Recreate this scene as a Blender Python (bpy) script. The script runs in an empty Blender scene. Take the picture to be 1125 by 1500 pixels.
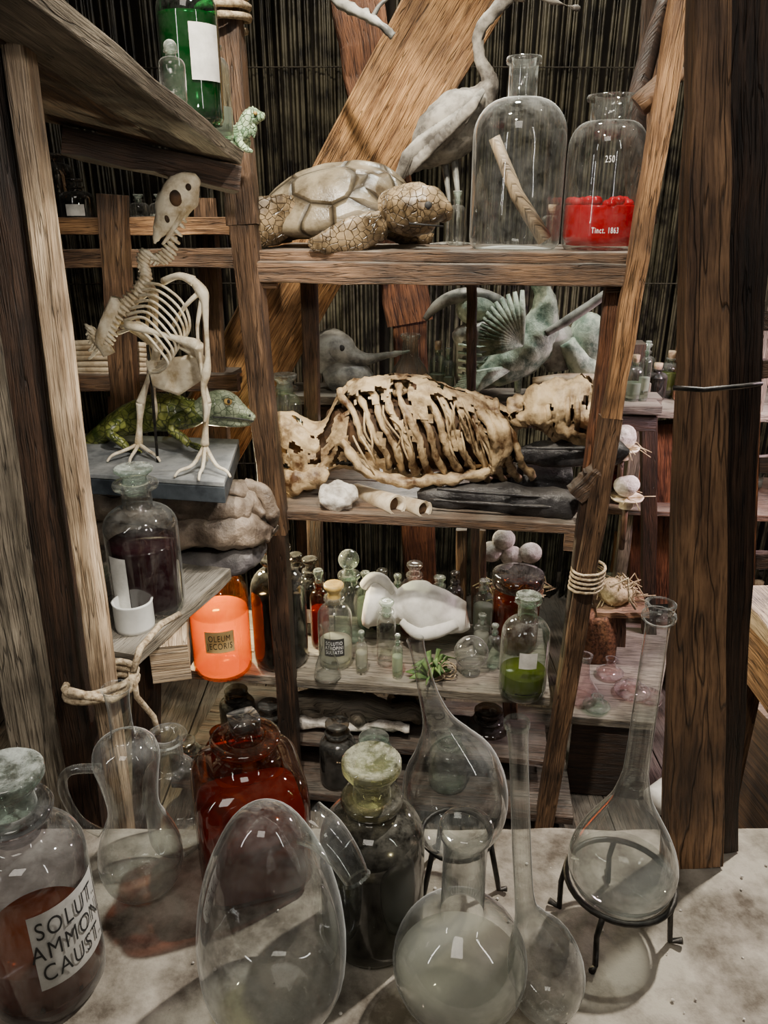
import bpy, math, random
from mathutils import Vector, Matrix, noise
random.seed(7)
R=random.uniform
# ------------------------------------------------------------------ survey helpers (photo measurements -> metres)
CAMZ=1.8; PIT=math.radians(21.5); CY=math.cos(PIT); SY=math.sin(PIT); F=1127.0
def ray(u,v):
    a=(u-562.5)/F; b=(750-v)/F
    return Vector((a, CY+SY*b, -SY+CY*b))
def PY(u,v,Y):
    d=ray(u,v); t=Y/d.y
    return Vector((d.x*t,Y,CAMZ+d.z*t))
Y0=1.935; YAW=0.13
def PS(u,v,off=0.0):
    d=ray(u,v); t=(Y0+off)/(d.y+YAW*d.x)
    return Vector((d.x*t,d.y*t,CAMZ+d.z*t))
def PL(u,z,off=0.0):
    a=(u-562.5)/F; zz=z-CAMZ
    x=a*((Y0+off)*CY-zz*SY)/(1+YAW*a*CY)
    return Vector((x,Y0+off-YAW*x,z))
def PT(u,z,Y):
    a=(u-562.5)/F
    return Vector((a*(Y*CY-(z-CAMZ)*SY),Y,z))
def PZ(u,v,z):
    d=ray(u,v);t=(z-CAMZ)/d.z;return Vector((d.x*t,d.y*t,z))
def dep(p): return p.y*CY-(p.z-CAMZ)*SY
def zat(v,Y):
    d=ray(562.5,v); return CAMZ+Y*d.z/d.y
TZ=0.83
Z1=PS(650,368).z; Z2=PS(620,758).z; Z3=PS(550,1003).z; Z4=0.10
# ------------------------------------------------------------------ materials
def newmat(name):
    m=bpy.data.materials.new(name); m.use_nodes=True
    nt=m.node_tree; nt.nodes.clear()
    out=nt.nodes.new('ShaderNodeOutputMaterial')
    return m,nt,out
def N(nt,t,**k):
    n=nt.nodes.new(t)
    for a,b in k.items(): setattr(n,a,b)
    return n
def ramp(nt,stops):
    r=N(nt,'ShaderNodeValToRGB'); e=r.color_ramp.elements
    e[0].position=stops[0][0]; e[0].color=(*stops[0][1],1)
    e[1].position=stops[-1][0]; e[1].color=(*stops[-1][1],1)
    for p,c in stops[1:-1]:
        x=e.new(p); x.color=(*c,1)
    return r
def dustmix(nt,colsock,amount,dcol=(.34,.315,.27)):
    L=nt.links
    g=N(nt,'ShaderNodeNewGeometry'); sx=N(nt,'ShaderNodeSeparateXYZ'); L.new(g.outputs['Normal'],sx.inputs[0])
    mr=N(nt,'ShaderNodeMapRange'); mr.inputs[1].default_value=.25; mr.inputs[2].default_value=.95; mr.inputs[4].default_value=amount
    L.new(sx.outputs[2],mr.inputs[0])
    tc=N(nt,'ShaderNodeTexCoord'); nz=N(nt,'ShaderNodeTexNoise'); nz.inputs['Scale'].default_value=9; nz.inputs['Detail'].default_value=6
    L.new(tc.outputs['Object'],nz.inputs['Vector'])
    m2=N(nt,'ShaderNodeMapRange'); m2.inputs[1].default_value=.38; m2.inputs[2].default_value=.64; m2.inputs[3].default_value=.2
    L.new(nz.outputs[0],m2.inputs[0])
    mu=N(nt,'ShaderNodeMath',operation='MULTIPLY'); L.new(mr.outputs[0],mu.inputs[0]); L.new(m2.outputs[0],mu.inputs[1])
    mx=N(nt,'ShaderNodeMix',data_type='RGBA'); L.new(mu.outputs[0],mx.inputs[0]); L.new(colsock,mx.inputs[6]); mx.inputs[7].default_value=(*dcol,1)
    return mx.outputs[2]
def wood(name,cd,cl,dust=.5,rough=.55,bump=1.0):
    m,nt,out=newmat(name); L=nt.links
    tc=N(nt,'ShaderNodeTexCoord')
    mp=N(nt,'ShaderNodeMapping'); mp.inputs['Scale'].default_value=(1.6,26,1); L.new(tc.outputs['UV'],mp.inputs[0])
    n1=N(nt,'ShaderNodeTexNoise'); n1.inputs['Scale'].default_value=2.2; n1.inputs['Detail'].default_value=9; n1.inputs['Roughness'].default_value=.65; n1.inputs['Distortion'].default_value=1.0; L.new(mp.outputs[0],n1.inputs['Vector'])
    mp2=N(nt,'ShaderNodeMapping'); mp2.inputs['Scale'].default_value=(10,230,1); L.new(tc.outputs['UV'],mp2.inputs[0])
    n2=N(nt,'ShaderNodeTexNoise'); n2.inputs['Scale'].default_value=2; n2.inputs['Detail'].default_value=5; L.new(mp2.outputs[0],n2.inputs['Vector'])
    n3=N(nt,'ShaderNodeTexNoise'); n3.inputs['Scale'].default_value=7; n3.inputs['Detail'].default_value=7; L.new(tc.outputs['Object'],n3.inputs['Vector'])
    mid=tuple((a+b)/2 for a,b in zip(cd,cl))
    r=ramp(nt,[(.34,cd),(.5,mid),(.66,cl)]); L.new(n1.outputs[0],r.inputs[0])
    r2=ramp(nt,[(.36,(.28,.24,.21)),(.52,(1.1,1.1,1.1))]); L.new(n2.outputs[0],r2.inputs[0])
    r3=ramp(nt,[(.36,(.33,.31,.30)),(.6,(1.1,1.09,1.07))]); L.new(n3.outputs[0],r3.inputs[0])
    mx=N(nt,'ShaderNodeMix',data_type='RGBA',blend_type='MULTIPLY'); mx.inputs[0].default_value=.75
    L.new(r.outputs[0],mx.inputs[6]); L.new(r2.outputs[0],mx.inputs[7])
    my=N(nt,'ShaderNodeMix',data_type='RGBA',blend_type='MULTIPLY'); my.inputs[0].default_value=.85
    L.new(mx.outputs[2],my.inputs[6]); L.new(r3.outputs[0],my.inputs[7])
    col=my.outputs[2]
    mp4=N(nt,'ShaderNodeMapping'); mp4.inputs['Scale'].default_value=(2.2,42,1); L.new(tc.outputs['UV'],mp4.inputs[0])
    n4=N(nt,'ShaderNodeTexNoise'); n4.inputs['Scale'].default_value=1.6; n4.inputs['Detail'].default_value=2; L.new(mp4.outputs[0],n4.inputs['Vector'])
    ma=N(nt,'ShaderNodeMath',operation='SUBTRACT'); ma.inputs[1].default_value=.5; L.new(n4.outputs[0],ma.inputs[0])
    ab=N(nt,'ShaderNodeMath',operation='ABSOLUTE'); L.new(ma.outputs[0],ab.inputs[0])
    cr=N(nt,'ShaderNodeMapRange'); cr.inputs[1].default_value=0; cr.inputs[2].default_value=.018; cr.inputs[3].default_value=.3; L.new(ab.outputs[0],cr.inputs[0])
    mz=N(nt,'ShaderNodeMix',data_type='RGBA',blend_type='MULTIPLY'); mz.inputs[0].default_value=1
    L.new(col,mz.inputs[6]); L.new(cr.outputs[0],mz.inputs[7]); col=mz.outputs[2]
    if dust>0: col=dustmix(nt,col,dust)
    p=N(nt,'ShaderNodeBsdfPrincipled'); p.inputs['Roughness'].default_value=rough
    L.new(col,p.inputs['Base Color'])
    ad=N(nt,'ShaderNodeMath',operation='ADD'); L.new(n1.outputs[0],ad.inputs[0]); L.new(n2.outputs[0],ad.inputs[1])
    ae=N(nt,'ShaderNodeMath',operation='ADD'); L.new(ad.outputs[0],ae.inputs[0]); L.new(cr.outputs[0],ae.inputs[1])
    b=N(nt,'ShaderNodeBump'); b.inputs['Strength'].default_value=bump; b.inputs['Distance'].default_value=.004
    L.new(ae.outputs[0],b.inputs['Height']); L.new(b.outputs[0],p.inputs['Normal'])
    L.new(p.outputs[0],out.inputs[0]); return m
def mot(name,c1,c2,scale=20,rough=.6,bump=.3,dust=0,metal=0,voro=False,dist=.004,ve=.45,vw=.09,spec=.5,lo=.38,hi=.6):
    m,nt,out=newmat(name); L=nt.links
    tc=N(nt,'ShaderNodeTexCoord')
    n1=N(nt,'ShaderNodeTexNoise'); n1.inputs['Scale'].default_value=scale; n1.inputs['Detail'].default_value=8; n1.inputs['Roughness'].default_value=.65
    L.new(tc.outputs['Object'],n1.inputs['Vector'])
    r=ramp(nt,[(lo,c1),(hi,c2)]); L.new(n1.outputs[0],r.inputs[0]); col=r.outputs[0]; h=n1.outputs[0]
    if voro:
        v=N(nt,'ShaderNodeTexVoronoi',feature='DISTANCE_TO_EDGE'); v.inputs['Scale'].default_value=voro
        L.new(tc.outputs['Object'],v.inputs['Vector'])
        mr=N(nt,'ShaderNodeMapRange'); mr.inputs[1].default_value=0; mr.inputs[2].default_value=vw; L.new(v.outputs[0],mr.inputs[0])
        mx=N(nt,'ShaderNodeMix',data_type='RGBA'); L.new(mr.outputs[0],mx.inputs[0]); mx.inputs[6].default_value=(*[x*ve for x in c1],1); L.new(col,mx.inputs[7]); col=mx.outputs[2]
        ad=N(nt,'ShaderNodeMath',operation='ADD'); L.new(mr.outputs[0],ad.inputs[0]); L.new(n1.outputs[0],ad.inputs[1]); h=ad.outputs[0]
    if dust>0: col=dustmix(nt,col,dust)
    p=N(nt,'ShaderNodeBsdfPrincipled'); p.inputs['Roughness'].default_value=rough; p.inputs['Metallic'].default_value=metal
    p.inputs['Specular IOR Level'].default_value=spec
    L.new(col,p.inputs['Base Color'])
    b=N(nt,'ShaderNodeBump'); b.inputs['Strength'].default_value=bump; b.inputs['Distance'].default_value=dist
    L.new(h,b.inputs['Height']); L.new(b.outputs[0],p.inputs['Normal'])
    L.new(p.outputs[0],out.inputs[0]); return m
def glass(name,tint=(.97,.985,.975),edge=(.30,.34,.33),dust=.025,refl=.9,dcol=(.7,.7,.66),pw=3.2,rim=.25):
    m,nt,out=newmat(name); L=nt.links
    lw=N(nt,'ShaderNodeLayerWeight'); lw.inputs[0].default_value=.5
    tc=N(nt,'ShaderNodeTexCoord'); nz=N(nt,'ShaderNodeTexNoise'); nz.inputs['Scale'].default_value=22; nz.inputs['Detail'].default_value=8; nz.inputs['Roughness'].default_value=.75
    L.new(tc.outputs['Object'],nz.inputs['Vector'])
    b=N(nt,'ShaderNodeBump'); b.inputs['Strength'].default_value=.35; b.inputs['Distance'].default_value=.006
    nb=N(nt,'ShaderNodeTexNoise'); nb.inputs['Scale'].default_value=9; nb.inputs['Detail'].default_value=1
    L.new(tc.outputs['Object'],nb.inputs['Vector']); L.new(nb.outputs[0],b.inputs['Height'])
    po=N(nt,'ShaderNodeMath',operation='POWER'); po.inputs[1].default_value=pw; L.new(lw.outputs['Facing'],po.inputs[0])
    mc=N(nt,'ShaderNodeMix',data_type='RGBA'); mc.inputs[6].default_value=(*tint,1); mc.inputs[7].default_value=(*edge,1); L.new(po.outputs[0],mc.inputs[0])
    tr=N(nt,'ShaderNodeBsdfTransparent'); L.new(mc.outputs[2],tr.inputs[0])
    gl=N(nt,'ShaderNodeBsdfGlossy'); gl.inputs['Roughness'].default_value=.03; L.new(b.outputs[0],gl.inputs['Normal'])
    ma=N(nt,'ShaderNodeMath',operation='MULTIPLY_ADD'); ma.inputs[1].default_value=refl; ma.inputs[2].default_value=.07; L.new(po.outputs[0],ma.inputs[0])
    mx=N(nt,'ShaderNodeMixShader'); L.new(ma.outputs[0],mx.inputs[0]); L.new(tr.outputs[0],mx.inputs[1]); L.new(gl.outputs[0],mx.inputs[2])
    df=N(nt,'ShaderNodeBsdfDiffuse'); df.inputs[0].default_value=(*dcol,1)
    mr=N(nt,'ShaderNodeMapRange'); mr.inputs[1].default_value=.42; mr.inputs[2].default_value=.75; mr.inputs[3].default_value=dust*.2; mr.inputs[4].default_value=dust*3.4; L.new(nz.outputs[0],mr.inputs[0])
    g=N(nt,'ShaderNodeNewGeometry'); sx=N(nt,'ShaderNodeSeparateXYZ'); L.new(g.outputs['True Normal'],sx.inputs[0])
    ab=N(nt,'ShaderNodeMath',operation='ABSOLUTE'); L.new(sx.outputs[2],ab.inputs[0])
    m3=N(nt,'ShaderNodeMath',operation='MULTIPLY_ADD'); m3.inputs[1].default_value=1.3; m3.inputs[2].default_value=.6; L.new(ab.outputs[0],m3.inputs[0])
    m4=N(nt,'ShaderNodeMath',operation='MULTIPLY'); L.new(mr.outputs[0],m4.inputs[0]); L.new(m3.outputs[0],m4.inputs[1])
    p6=N(nt,'ShaderNodeMath',operation='POWER'); p6.inputs[1].default_value=7; L.new(lw.outputs['Facing'],p6.inputs[0])
    m5=N(nt,'ShaderNodeMath',operation='MULTIPLY_ADD'); m5.inputs[1].default_value=rim; L.new(p6.outputs[0],m5.inputs[0]); L.new(m4.outputs[0],m5.inputs[2])
    m2=N(nt,'ShaderNodeMixShader'); L.new(m5.outputs[0],m2.inputs[0]); L.new(mx.outputs[0],m2.inputs[1]); L.new(df.outputs[0],m2.inputs[2])
    L.new(m2.outputs[0],out.inputs[0]); return m
def liquid(name,col,tr=.5,rough=.12,tcol=None,trl=.45):
    m,nt,out=newmat(name); L=nt.links
    p=N(nt,'ShaderNodeBsdfPrincipled'); p.inputs['Base Color'].default_value=(*col,1); p.inputs['Roughness'].default_value=rough
    t=N(nt,'ShaderNodeBsdfTransparent'); t.inputs[0].default_value=(*(tcol or [min(1,c*1.4) for c in col]),1)
    tl=N(nt,'ShaderNodeBsdfTranslucent'); tl.inputs[0].default_value=(*col,1)
    a=N(nt,'ShaderNodeMixShader'); a.inputs[0].default_value=trl; L.new(p.outputs[0],a.inputs[1]); L.new(tl.outputs[0],a.inputs[2])
    b=N(nt,'ShaderNodeMixShader'); b.inputs[0].default_value=tr; L.new(a.outputs[0],b.inputs[1]); L.new(t.outputs[0],b.inputs[2])
    L.new(b.outputs[0],out.inputs[0]); return m
W_old=wood('wood_aged_brown',(.045,.023,.012),(.22,.125,.066),.5)
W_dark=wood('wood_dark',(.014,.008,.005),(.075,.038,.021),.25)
W_mid=wood('wood_honey',(.13,.060,.024),(.46,.255,.115),.25)
W_beam=wood('wood_beam_golden',(.22,.10,.032),(.68,.39,.16),.05)
W_red=wood('wood_reddish',(.06,.020,.009),(.29,.12,.050),.2)
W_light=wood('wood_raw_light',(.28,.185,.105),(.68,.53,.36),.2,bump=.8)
W_grey=wood('wood_grey_dusty',(.095,.082,.062),(.32,.275,.21),.6)
W_right=wood('wood_post_brown',(.09,.045,.022),(.34,.19,.095),.2)
PLAST=mot('dusty_tabletop',(.085,.070,.054),(.37,.335,.28),10,.95,1,0,dist=.008,spec=.15,lo=.36,hi=.62)
BONE=mot('bone_ivory',(.38,.28,.15),(.80,.72,.55),22,.5,.5,lo=.34,hi=.55)
MUM=mot('mummified_skin',(.075,.032,.010),(.62,.46,.26),11,.42,1,.12,dist=.012,lo=.38,hi=.56)
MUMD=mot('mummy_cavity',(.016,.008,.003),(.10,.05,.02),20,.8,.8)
PLAS=mot('white_plaster',(.62,.60,.55),(.84,.82,.78),14,.7,.5)
REED=mot('reed_dark',(.007,.006,.005),(.095,.085,.055),9,.3,.3)
LEAT=mot('leather_black',(.006,.006,.008),(.040,.038,.040),12,.32,1,.2,dist=.014)
CLOTH=mot('hide_tan',(.055,.038,.028),(.26,.20,.15),9,.45,1,.2,dist=.02)
CLOTHD=mot('hide_slate',(.024,.022,.025),(.11,.10,.104),9,.5,1,.25,dist=.02)
SHELL=mot('turtle_shell',(.040,.026,.012),(.225,.185,.12),10,.28,.8,.15,voro=9,dist=.008,ve=.4,vw=.08,lo=.36,hi=.58)
TSKIN=mot('turtle_skin',(.040,.024,.010),(.30,.215,.12),18,.33,.8,.08,voro=60,dist=.003,ve=.75,vw=.06)
LIZ=mot('lizard_skin',(.028,.045,.008),(.27,.29,.07),16,.32,.5,0,voro=55,dist=.002,ve=.6,vw=.12,lo=.40,hi=.58)
LIZH=mot('lizard_head_skin',(.09,.12,.07),(.34,.38,.26),24,.32,.5,0,voro=70,dist=.002,ve=.6)
LIZG=mot('lizard_green',(.18,.32,.17),(.55,.66,.42),40,.5,.9,.1,voro=90,dist=.003)
FEA=mot('heron_feathers',(.060,.052,.044),(.29,.265,.225),18,.8,.9)
VERD=mot('bronze_verdigris',(.10,.16,.12),(.50,.58,.46),22,.5,1,.3,dist=.007)
GREYH=mot('grey_horn',(.08,.08,.076),(.38,.38,.34),14,.4,.6,.3)
IRON=mot('iron_black',(.008,.008,.008),(.04,.035,.03),40,.45,.4,.05,metal=.6)
ROPE=mot('rope_hemp',(.18,.125,.07),(.52,.42,.28),90,.9,1,0)
TIE=mot('reed_tie',(.02,.017,.012),(.07,.06,.045),90,.9,1,0)
PAPER=mot('label_paper',(.42,.41,.38),(.60,.59,.55),20,.7,.1)
PAPERO=mot('label_amber_paper',(.80,.52,.20),(.95,.66,.30),20,.7,.1)
INK=mot('ink_black',(.01,.01,.01),(.03,.03,.03),20,.7,.1)
WHITE=mot('white_ink',(.7,.7,.7),(.85,.85,.85),20,.7,.1)
CERAM=mot('white_ceramic',(.60,.61,.58),(.76,.76,.73),6,.25,.05)
CORK=mot('cork',(.18,.11,.06),(.46,.34,.22),40,.85,.8,.3)
STRAW=mot('straw',(.28,.22,.10),(.64,.54,.32),60,.85,.9)
WICK=mot('wicker_brown',(.05,.02,.008),(.25,.11,.05),90,.7,1)
ROCK=mot('pale_rock',(.36,.32,.27),(.78,.74,.68),34,.8,1,dist=.01)
PARCH=mot('parchment',(.34,.25,.15),(.68,.58,.42),12,.7,.4)
PINK=mot('pink_plastic',(.60,.36,.42),(.78,.55,.60),8,.6,.2)
LEAF=mot('leaf_green',(.035,.09,.02),(.16,.26,.07),30,.6,.4)
FLOORM=wood('floorboards_old',(.025,.018,.012),(.12,.085,.06),.3)
WALLM=mot('wall_dark_plaster',(.012,.010,.008),(.04,.032,.024),3,.9,.4)
BRASS=mot('ochre_resin',(.28,.17,.04),(.55,.38,.12),20,.4,.4)
G=glass('glass_clear'); GF=glass('glass_clear_flask',(.965,.985,.975),(.22,.25,.24),dust=.028,refl=1.0,pw=2.6,rim=.6,dcol=(.84,.85,.82))
GG=glass('glass_greenish',(.84,.94,.88),(.22,.33,.27),.035)
GAM=glass('glass_ammonia_bottle',(.62,.62,.65),(.12,.13,.14),.03,.9)
GA=glass('glass_amber',(.66,.27,.06),(.12,.03,.005),.012,.6,(.5,.3,.2),rim=.1)
GO=glass('glass_orange',(1.0,.74,.22),(.80,.26,.02),.01,.35,(.95,.6,.2),rim=.03)
GD=glass('glass_smoked',(.42,.36,.28),(.06,.05,.035),.025,.7,rim=.12)
GGR=glass('glass_bottle_green',(.10,.60,.28),(.01,.15,.06),.01,.7,rim=.05)
GPI=glass('glass_pinkish',(.95,.84,.84),(.5,.34,.34),.05,.9)
GS=glass('glass_stopper_frosted',(.78,.86,.80),(.30,.38,.33),.13,.9,(.74,.80,.74))
GSY=glass('glass_stopper_yellow',(.90,.90,.64),(.48,.50,.30),.13,.9,(.84,.84,.62))
L_red=liquid('liquid_crimson',(.44,.001,.008),.12,tcol=(.8,.01,.03))
L_wine=liquid('liquid_wine',(.020,.003,.006),.03)
L_amb=liquid('liquid_amber',(.34,.07,.009),.45,tcol=(.58,.19,.035))
L_or=liquid('liquid_orange_oil',(1.0,.44,.02),.6,trl=.75,tcol=(1,.66,.14))
L_dark=liquid('liquid_black',(.008,.006,.004),.03)
L_grn=liquid('liquid_green',(.15,.18,.012),.35)
L_wh=liquid('residue_milky',(.60,.60,.54),.5,.6)
# ------------------------------------------------------------------ mesh builder
def smooth(pts,n=6):
    out=[]; m=len(pts)
    for i in range(m-1):
        p0=pts[max(i-1,0)];p1=pts[i];p2=pts[i+1];p3=pts[min(i+2,m-1)]
        for k in range(n):
            t=k/n
            out.append(tuple(.5*((2*b)+(-a+c)*t+(2*a-5*b+4*c-d)*t*t+(-a+3*b-3*c+d)*t**3) for a,b,c,d in zip(p0,p1,p2,p3)))
    out.append(tuple(pts[-1])); return out
class MB:
    def __init__(s): s.v=[];s.f=[];s.m=[];s.sm=[];s.uv=[];s.mats=[]
    def mi(s,mat):
        if mat not in s.mats: s.mats.append(mat)
        return s.mats.index(mat)
    def add(s,vs,fs,mat,sm=True,uv=None):
        o=len(s.v); s.v+= [Vector(x) for x in vs]; k=s.mi(mat)
        for i,f in enumerate(fs):
            s.f.append([o+j for j in f]); s.m.append(k); s.sm.append(sm); s.uv.append(uv[i] if uv else None)
    def lathe(s,prof,mat,c=(0,0,0),seg=40,sup=2,rot=0,M=None):
        c=Vector(c); vs=[];fs=[]
        for r,z in prof:
            for k in range(seg):
                a=2*math.pi*k/seg
                ca,sa=math.cos(a),math.sin(a)
                q=1.0 if sup==2 else (abs(ca)**sup+abs(sa)**sup)**(-1/sup)
                p=Vector((ca*q*r,sa*q*r,z))
                if rot: p=Matrix.Rotation(rot,3,'Z')@p
                if M: p=M@p
                vs.append(c+p)
        for i in range(len(prof)-1):
            for k in range(seg):
                fs.append((i*seg+k,i*seg+(k+1)%seg,(i+1)*seg+(k+1)%seg,(i+1)*seg+k))
        s.add(vs,fs,mat)
    def tube(s,P,Rd,mat,seg=12,side=None,sup=2,disp=0,ns=10,hole=None,cap=True):
        P=[Vector(p) for p in P]; n=len(P)
        if not isinstance(Rd,(list,tuple)): Rd=[Rd]*n
        vs=[];fs=[];S=None
        for i in range(n):
            T=(P[min(i+1,n-1)]-P[max(i-1,0)])
            if T.length<1e-9: T=Vector((0,0,1))
            T.normalize()
            if side is not None: S=Vector(side)
            elif S is None: S=T.orthogonal()
            S=S-T*S.dot(T)
            if S.length<1e-6: S=T.orthogonal()
            S.normalize(); Nn=T.cross(S)
            r=Rd[i]; ra,rb=(r if isinstance(r,(tuple,list)) else (r,r))
            for k in range(seg):
                a=2*math.pi*k/seg; ca,sa=math.cos(a),math.sin(a)
                q=1.0 if sup==2 else (abs(ca)**sup+abs(sa)**sup)**(-1/sup)
                p=P[i]+S*(ra*ca*q)+Nn*(rb*sa*q)
                if disp: p+= (p-P[i]).normalized()*disp*(noise.noise(p*ns)+.5*noise.noise(p*ns*2.7))
                vs.append(p)
        for i in range(n-1):
            for k in range(seg):
                a=i*seg+k;b=i*seg+(k+1)%seg;c=(i+1)*seg+(k+1)%seg;d=(i+1)*seg+k
                if hole is not None:
                    m=(vs[a]+vs[c])/2
                    if noise.noise(m*ns*1.3+Vector((3,7,1)))>hole: continue
                fs.append((a,b,c,d))
        if cap:
            vs.append(P[0]);vs.append(P[-1])
            for k in range(seg):
                fs.append((len(vs)-2,(k+1)%seg,k)); o=(n-1)*seg
                fs.append((len(vs)-1,o+k,o+(k+1)%seg))
        s.add(vs,fs,mat)
    def ptube(s,pts,mat,n=5,seg=12,fl=None,**k):
        """pts: (u,v,off,rpx) measured on the photo, on planes parallel to the shelving"""
        q=smooth(pts,n); P=[];Rr=[]
        for u,v,o,r in q:
            p=PS(u,v,o);P.append(p);x=max(r,.3)*dep(p)/F;Rr.append((x*fl,x) if fl else x)
        s.tube(P,Rr,mat,seg,**k)
    def ell(s,c,r,mat,seg=20,rings=12,M=None,disp=0,ns=12):
        c=Vector(c);vs=[];fs=[]
        for i in range(rings+1):
            t=math.pi*i/rings
            for k in range(seg):
                a=2*math.pi*k/seg
                p=Vector((r[0]*math.sin(t)*math.cos(a),r[1]*math.sin(t)*math.sin(a),r[2]*math.cos(t)))
                if M: p=M@p
                p=c+p
                if disp: p+=(p-c).normalized()*disp*noise.noise(p*ns)
                vs.append(p)
        for i in range(rings):
            for k in range(seg): fs.append((i*seg+k,(i+1)*seg+k,(i+1)*seg+(k+1)%seg,i*seg+(k+1)%seg))
        s.add(vs,fs,mat)
    def pell(s,u,v,off,ru,rv,ry,mat,**k):
        p=PS(u,v,off);q=dep(p)/F
        s.ell(p,(ru*q,ry,rv*q),mat,**k)
    def beam(s,p0,p1,w,d,mat,side=(1,0,0),seg=8,jit=.0025,endmat=None,w1=None):
        p0=Vector(p0);p1=Vector(p1);T=(p1-p0);Ln=T.length;T.normalize()
        S=Vector(side);S=(S-T*S.dot(T)).normalized();Nn=T.cross(S)
        vs=[];fs=[];uv=[];cs=[(-1,-1),(1,-1),(1,1),(-1,1)];acc=[0,w,w+d,2*w+d,2*w+2*d]; o1=R(0,9);o2=R(0,9)
        for i in range(seg+1):
            t=i/seg; ww=w if w1 is None else w+(w1-w)*t
            for a,b in cs:
                vs.append(p0+T*(Ln*t)+S*(a*ww/2+R(-jit,jit))+Nn*(b*d/2+R(-jit,jit)))
        for i in range(seg):
            for k in range(4):
                fs.append((i*4+k,i*4+(k+1)%4,(i+1)*4+(k+1)%4,(i+1)*4+k))
                x0=o1+Ln*i/seg;x1=o1+Ln*(i+1)/seg;y0=o2+acc[k];y1=o2+acc[k+1]
                uv.append([(x0,y0),(x0,y1),(x1,y1),(x1,y0)])
        s.add(vs,fs,mat,False,uv)
        o=seg*4
        s.add(vs[:4]+vs[o:o+4],[(3,2,1,0),(4,5,6,7)],endmat or mat,False,[[(o1,o2),(o1+w*.3,o2),(o1+w*.3,o2+d),(o1,o2+d)]]*2)
    def prism(s,poly,t,mat,seg=1,up=(0,0,1)):
        poly=[Vector(p) for p in poly];n=len(poly);d=Vector(up)*-t
        vs=poly+[p+d for p in poly]
        e=(poly[1]-poly[0]).normalized()
        def uvf(p): return (p.dot(e), (p-e*p.dot(e)).length+p.z)
        fs=[list(range(n)),list(range(2*n-1,n-1,-1))]+[(i,i+n,(i+1)%n+n,(i+1)%n) for i in range(n)]
        s.add(vs,fs,mat,False,[[uvf(vs[j]) for j in f] for f in fs])
    def build(s,name,bevel=0,origin=None,parent=None,solid=0,sub=0):
        if origin is None:
            lo=Vector([min(v[i] for v in s.v) for i in range(3)]);hi=Vector([max(v[i] for v in s.v) for i in range(3)])
            origin=Vector(((lo.x+hi.x)/2,(lo.y+hi.y)/2,lo.z))
        origin=Vector(origin)
        me=bpy.data.meshes.new(name); me.from_pydata([v-origin for v in s.v],[],s.f)
        for m in s.mats: me.materials.append(m)
        me.polygons.foreach_set('material_index',s.m); me.polygons.foreach_set('use_smooth',s.sm)
        ul=me.uv_layers.new(name='UVMap')
        for p,u in zip(me.polygons,s.uv):
            for j,li in enumerate(p.loop_indices):
                if u: ul.data[li].uv=u[j]
                else:
                    c=me.vertices[me.loops[li].vertex_index].co; ul.data[li].uv=(c.x+c.z,c.y+c.z*.3)
        me.update()
        ob=bpy.data.objects.new(name,me); ob.location=origin; bpy.context.scene.collection.objects.link(ob)
        if solid:
            mo=ob.modifiers.new('thick','SOLIDIFY');mo.thickness=solid
        if bevel:
            mo=ob.modifiers.new('bev','BEVEL');mo.width=bevel;mo.segments=2;mo.limit_method='ANGLE';mo.angle_limit=math.radians(50)
        return ob
def textmesh(txt,size):
    cu=bpy.data.curves.new('t','FONT');cu.body=txt;cu.size=size;cu.align_x='CENTER';cu.align_y='CENTER';cu.space_line=.9;cu.space_character=1.18
    ob=bpy.data.objects.new('t',cu);bpy.context.scene.collection.objects.link(ob)
    dg=bpy.context.evaluated_depsgraph_get();dg.update()
    me=bpy.data.meshes.new_from_object(ob.evaluated_get(dg))
    vs=[v.co.copy() for v in me.vertices];fs=[tuple(p.vertices) for p in me.polygons]
    bpy.data.objects.remove(ob);bpy.data.curves.remove(cu);bpy.data.meshes.remove(me)
    return [Vector((v.x*.62,v.y,0)) for v in vs],fs
def label(mb,c,r,ang,w,z0,z1,txt,size,paper=PAPER,ink=INK,tilt=0):
    c=Vector(c)
    if paper:
        n=12;vs=[];fs=[]
        for i in range(n+1):
            a=ang+(i/n-.5)*w/r
            for z in (z0,z1): vs.append(c+Vector((math.cos(a)*(r+.0012),math.sin(a)*(r+.0012),z)))
        for i in range(n): fs.append((2*i,2*i+2,2*i+3,2*i+1))
        mb.add(vs,fs,paper)
    if txt:
        vs,fs=textmesh(txt,size);out=[]
        for v in vs:
            a=ang+v.x/r
            out.append(c+Vector((math.cos(a)*(r+.0028),math.sin(a)*(r+.0028),(z0+z1)/2+v.y)))
        mb.add(out,fs,ink,False)
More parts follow.
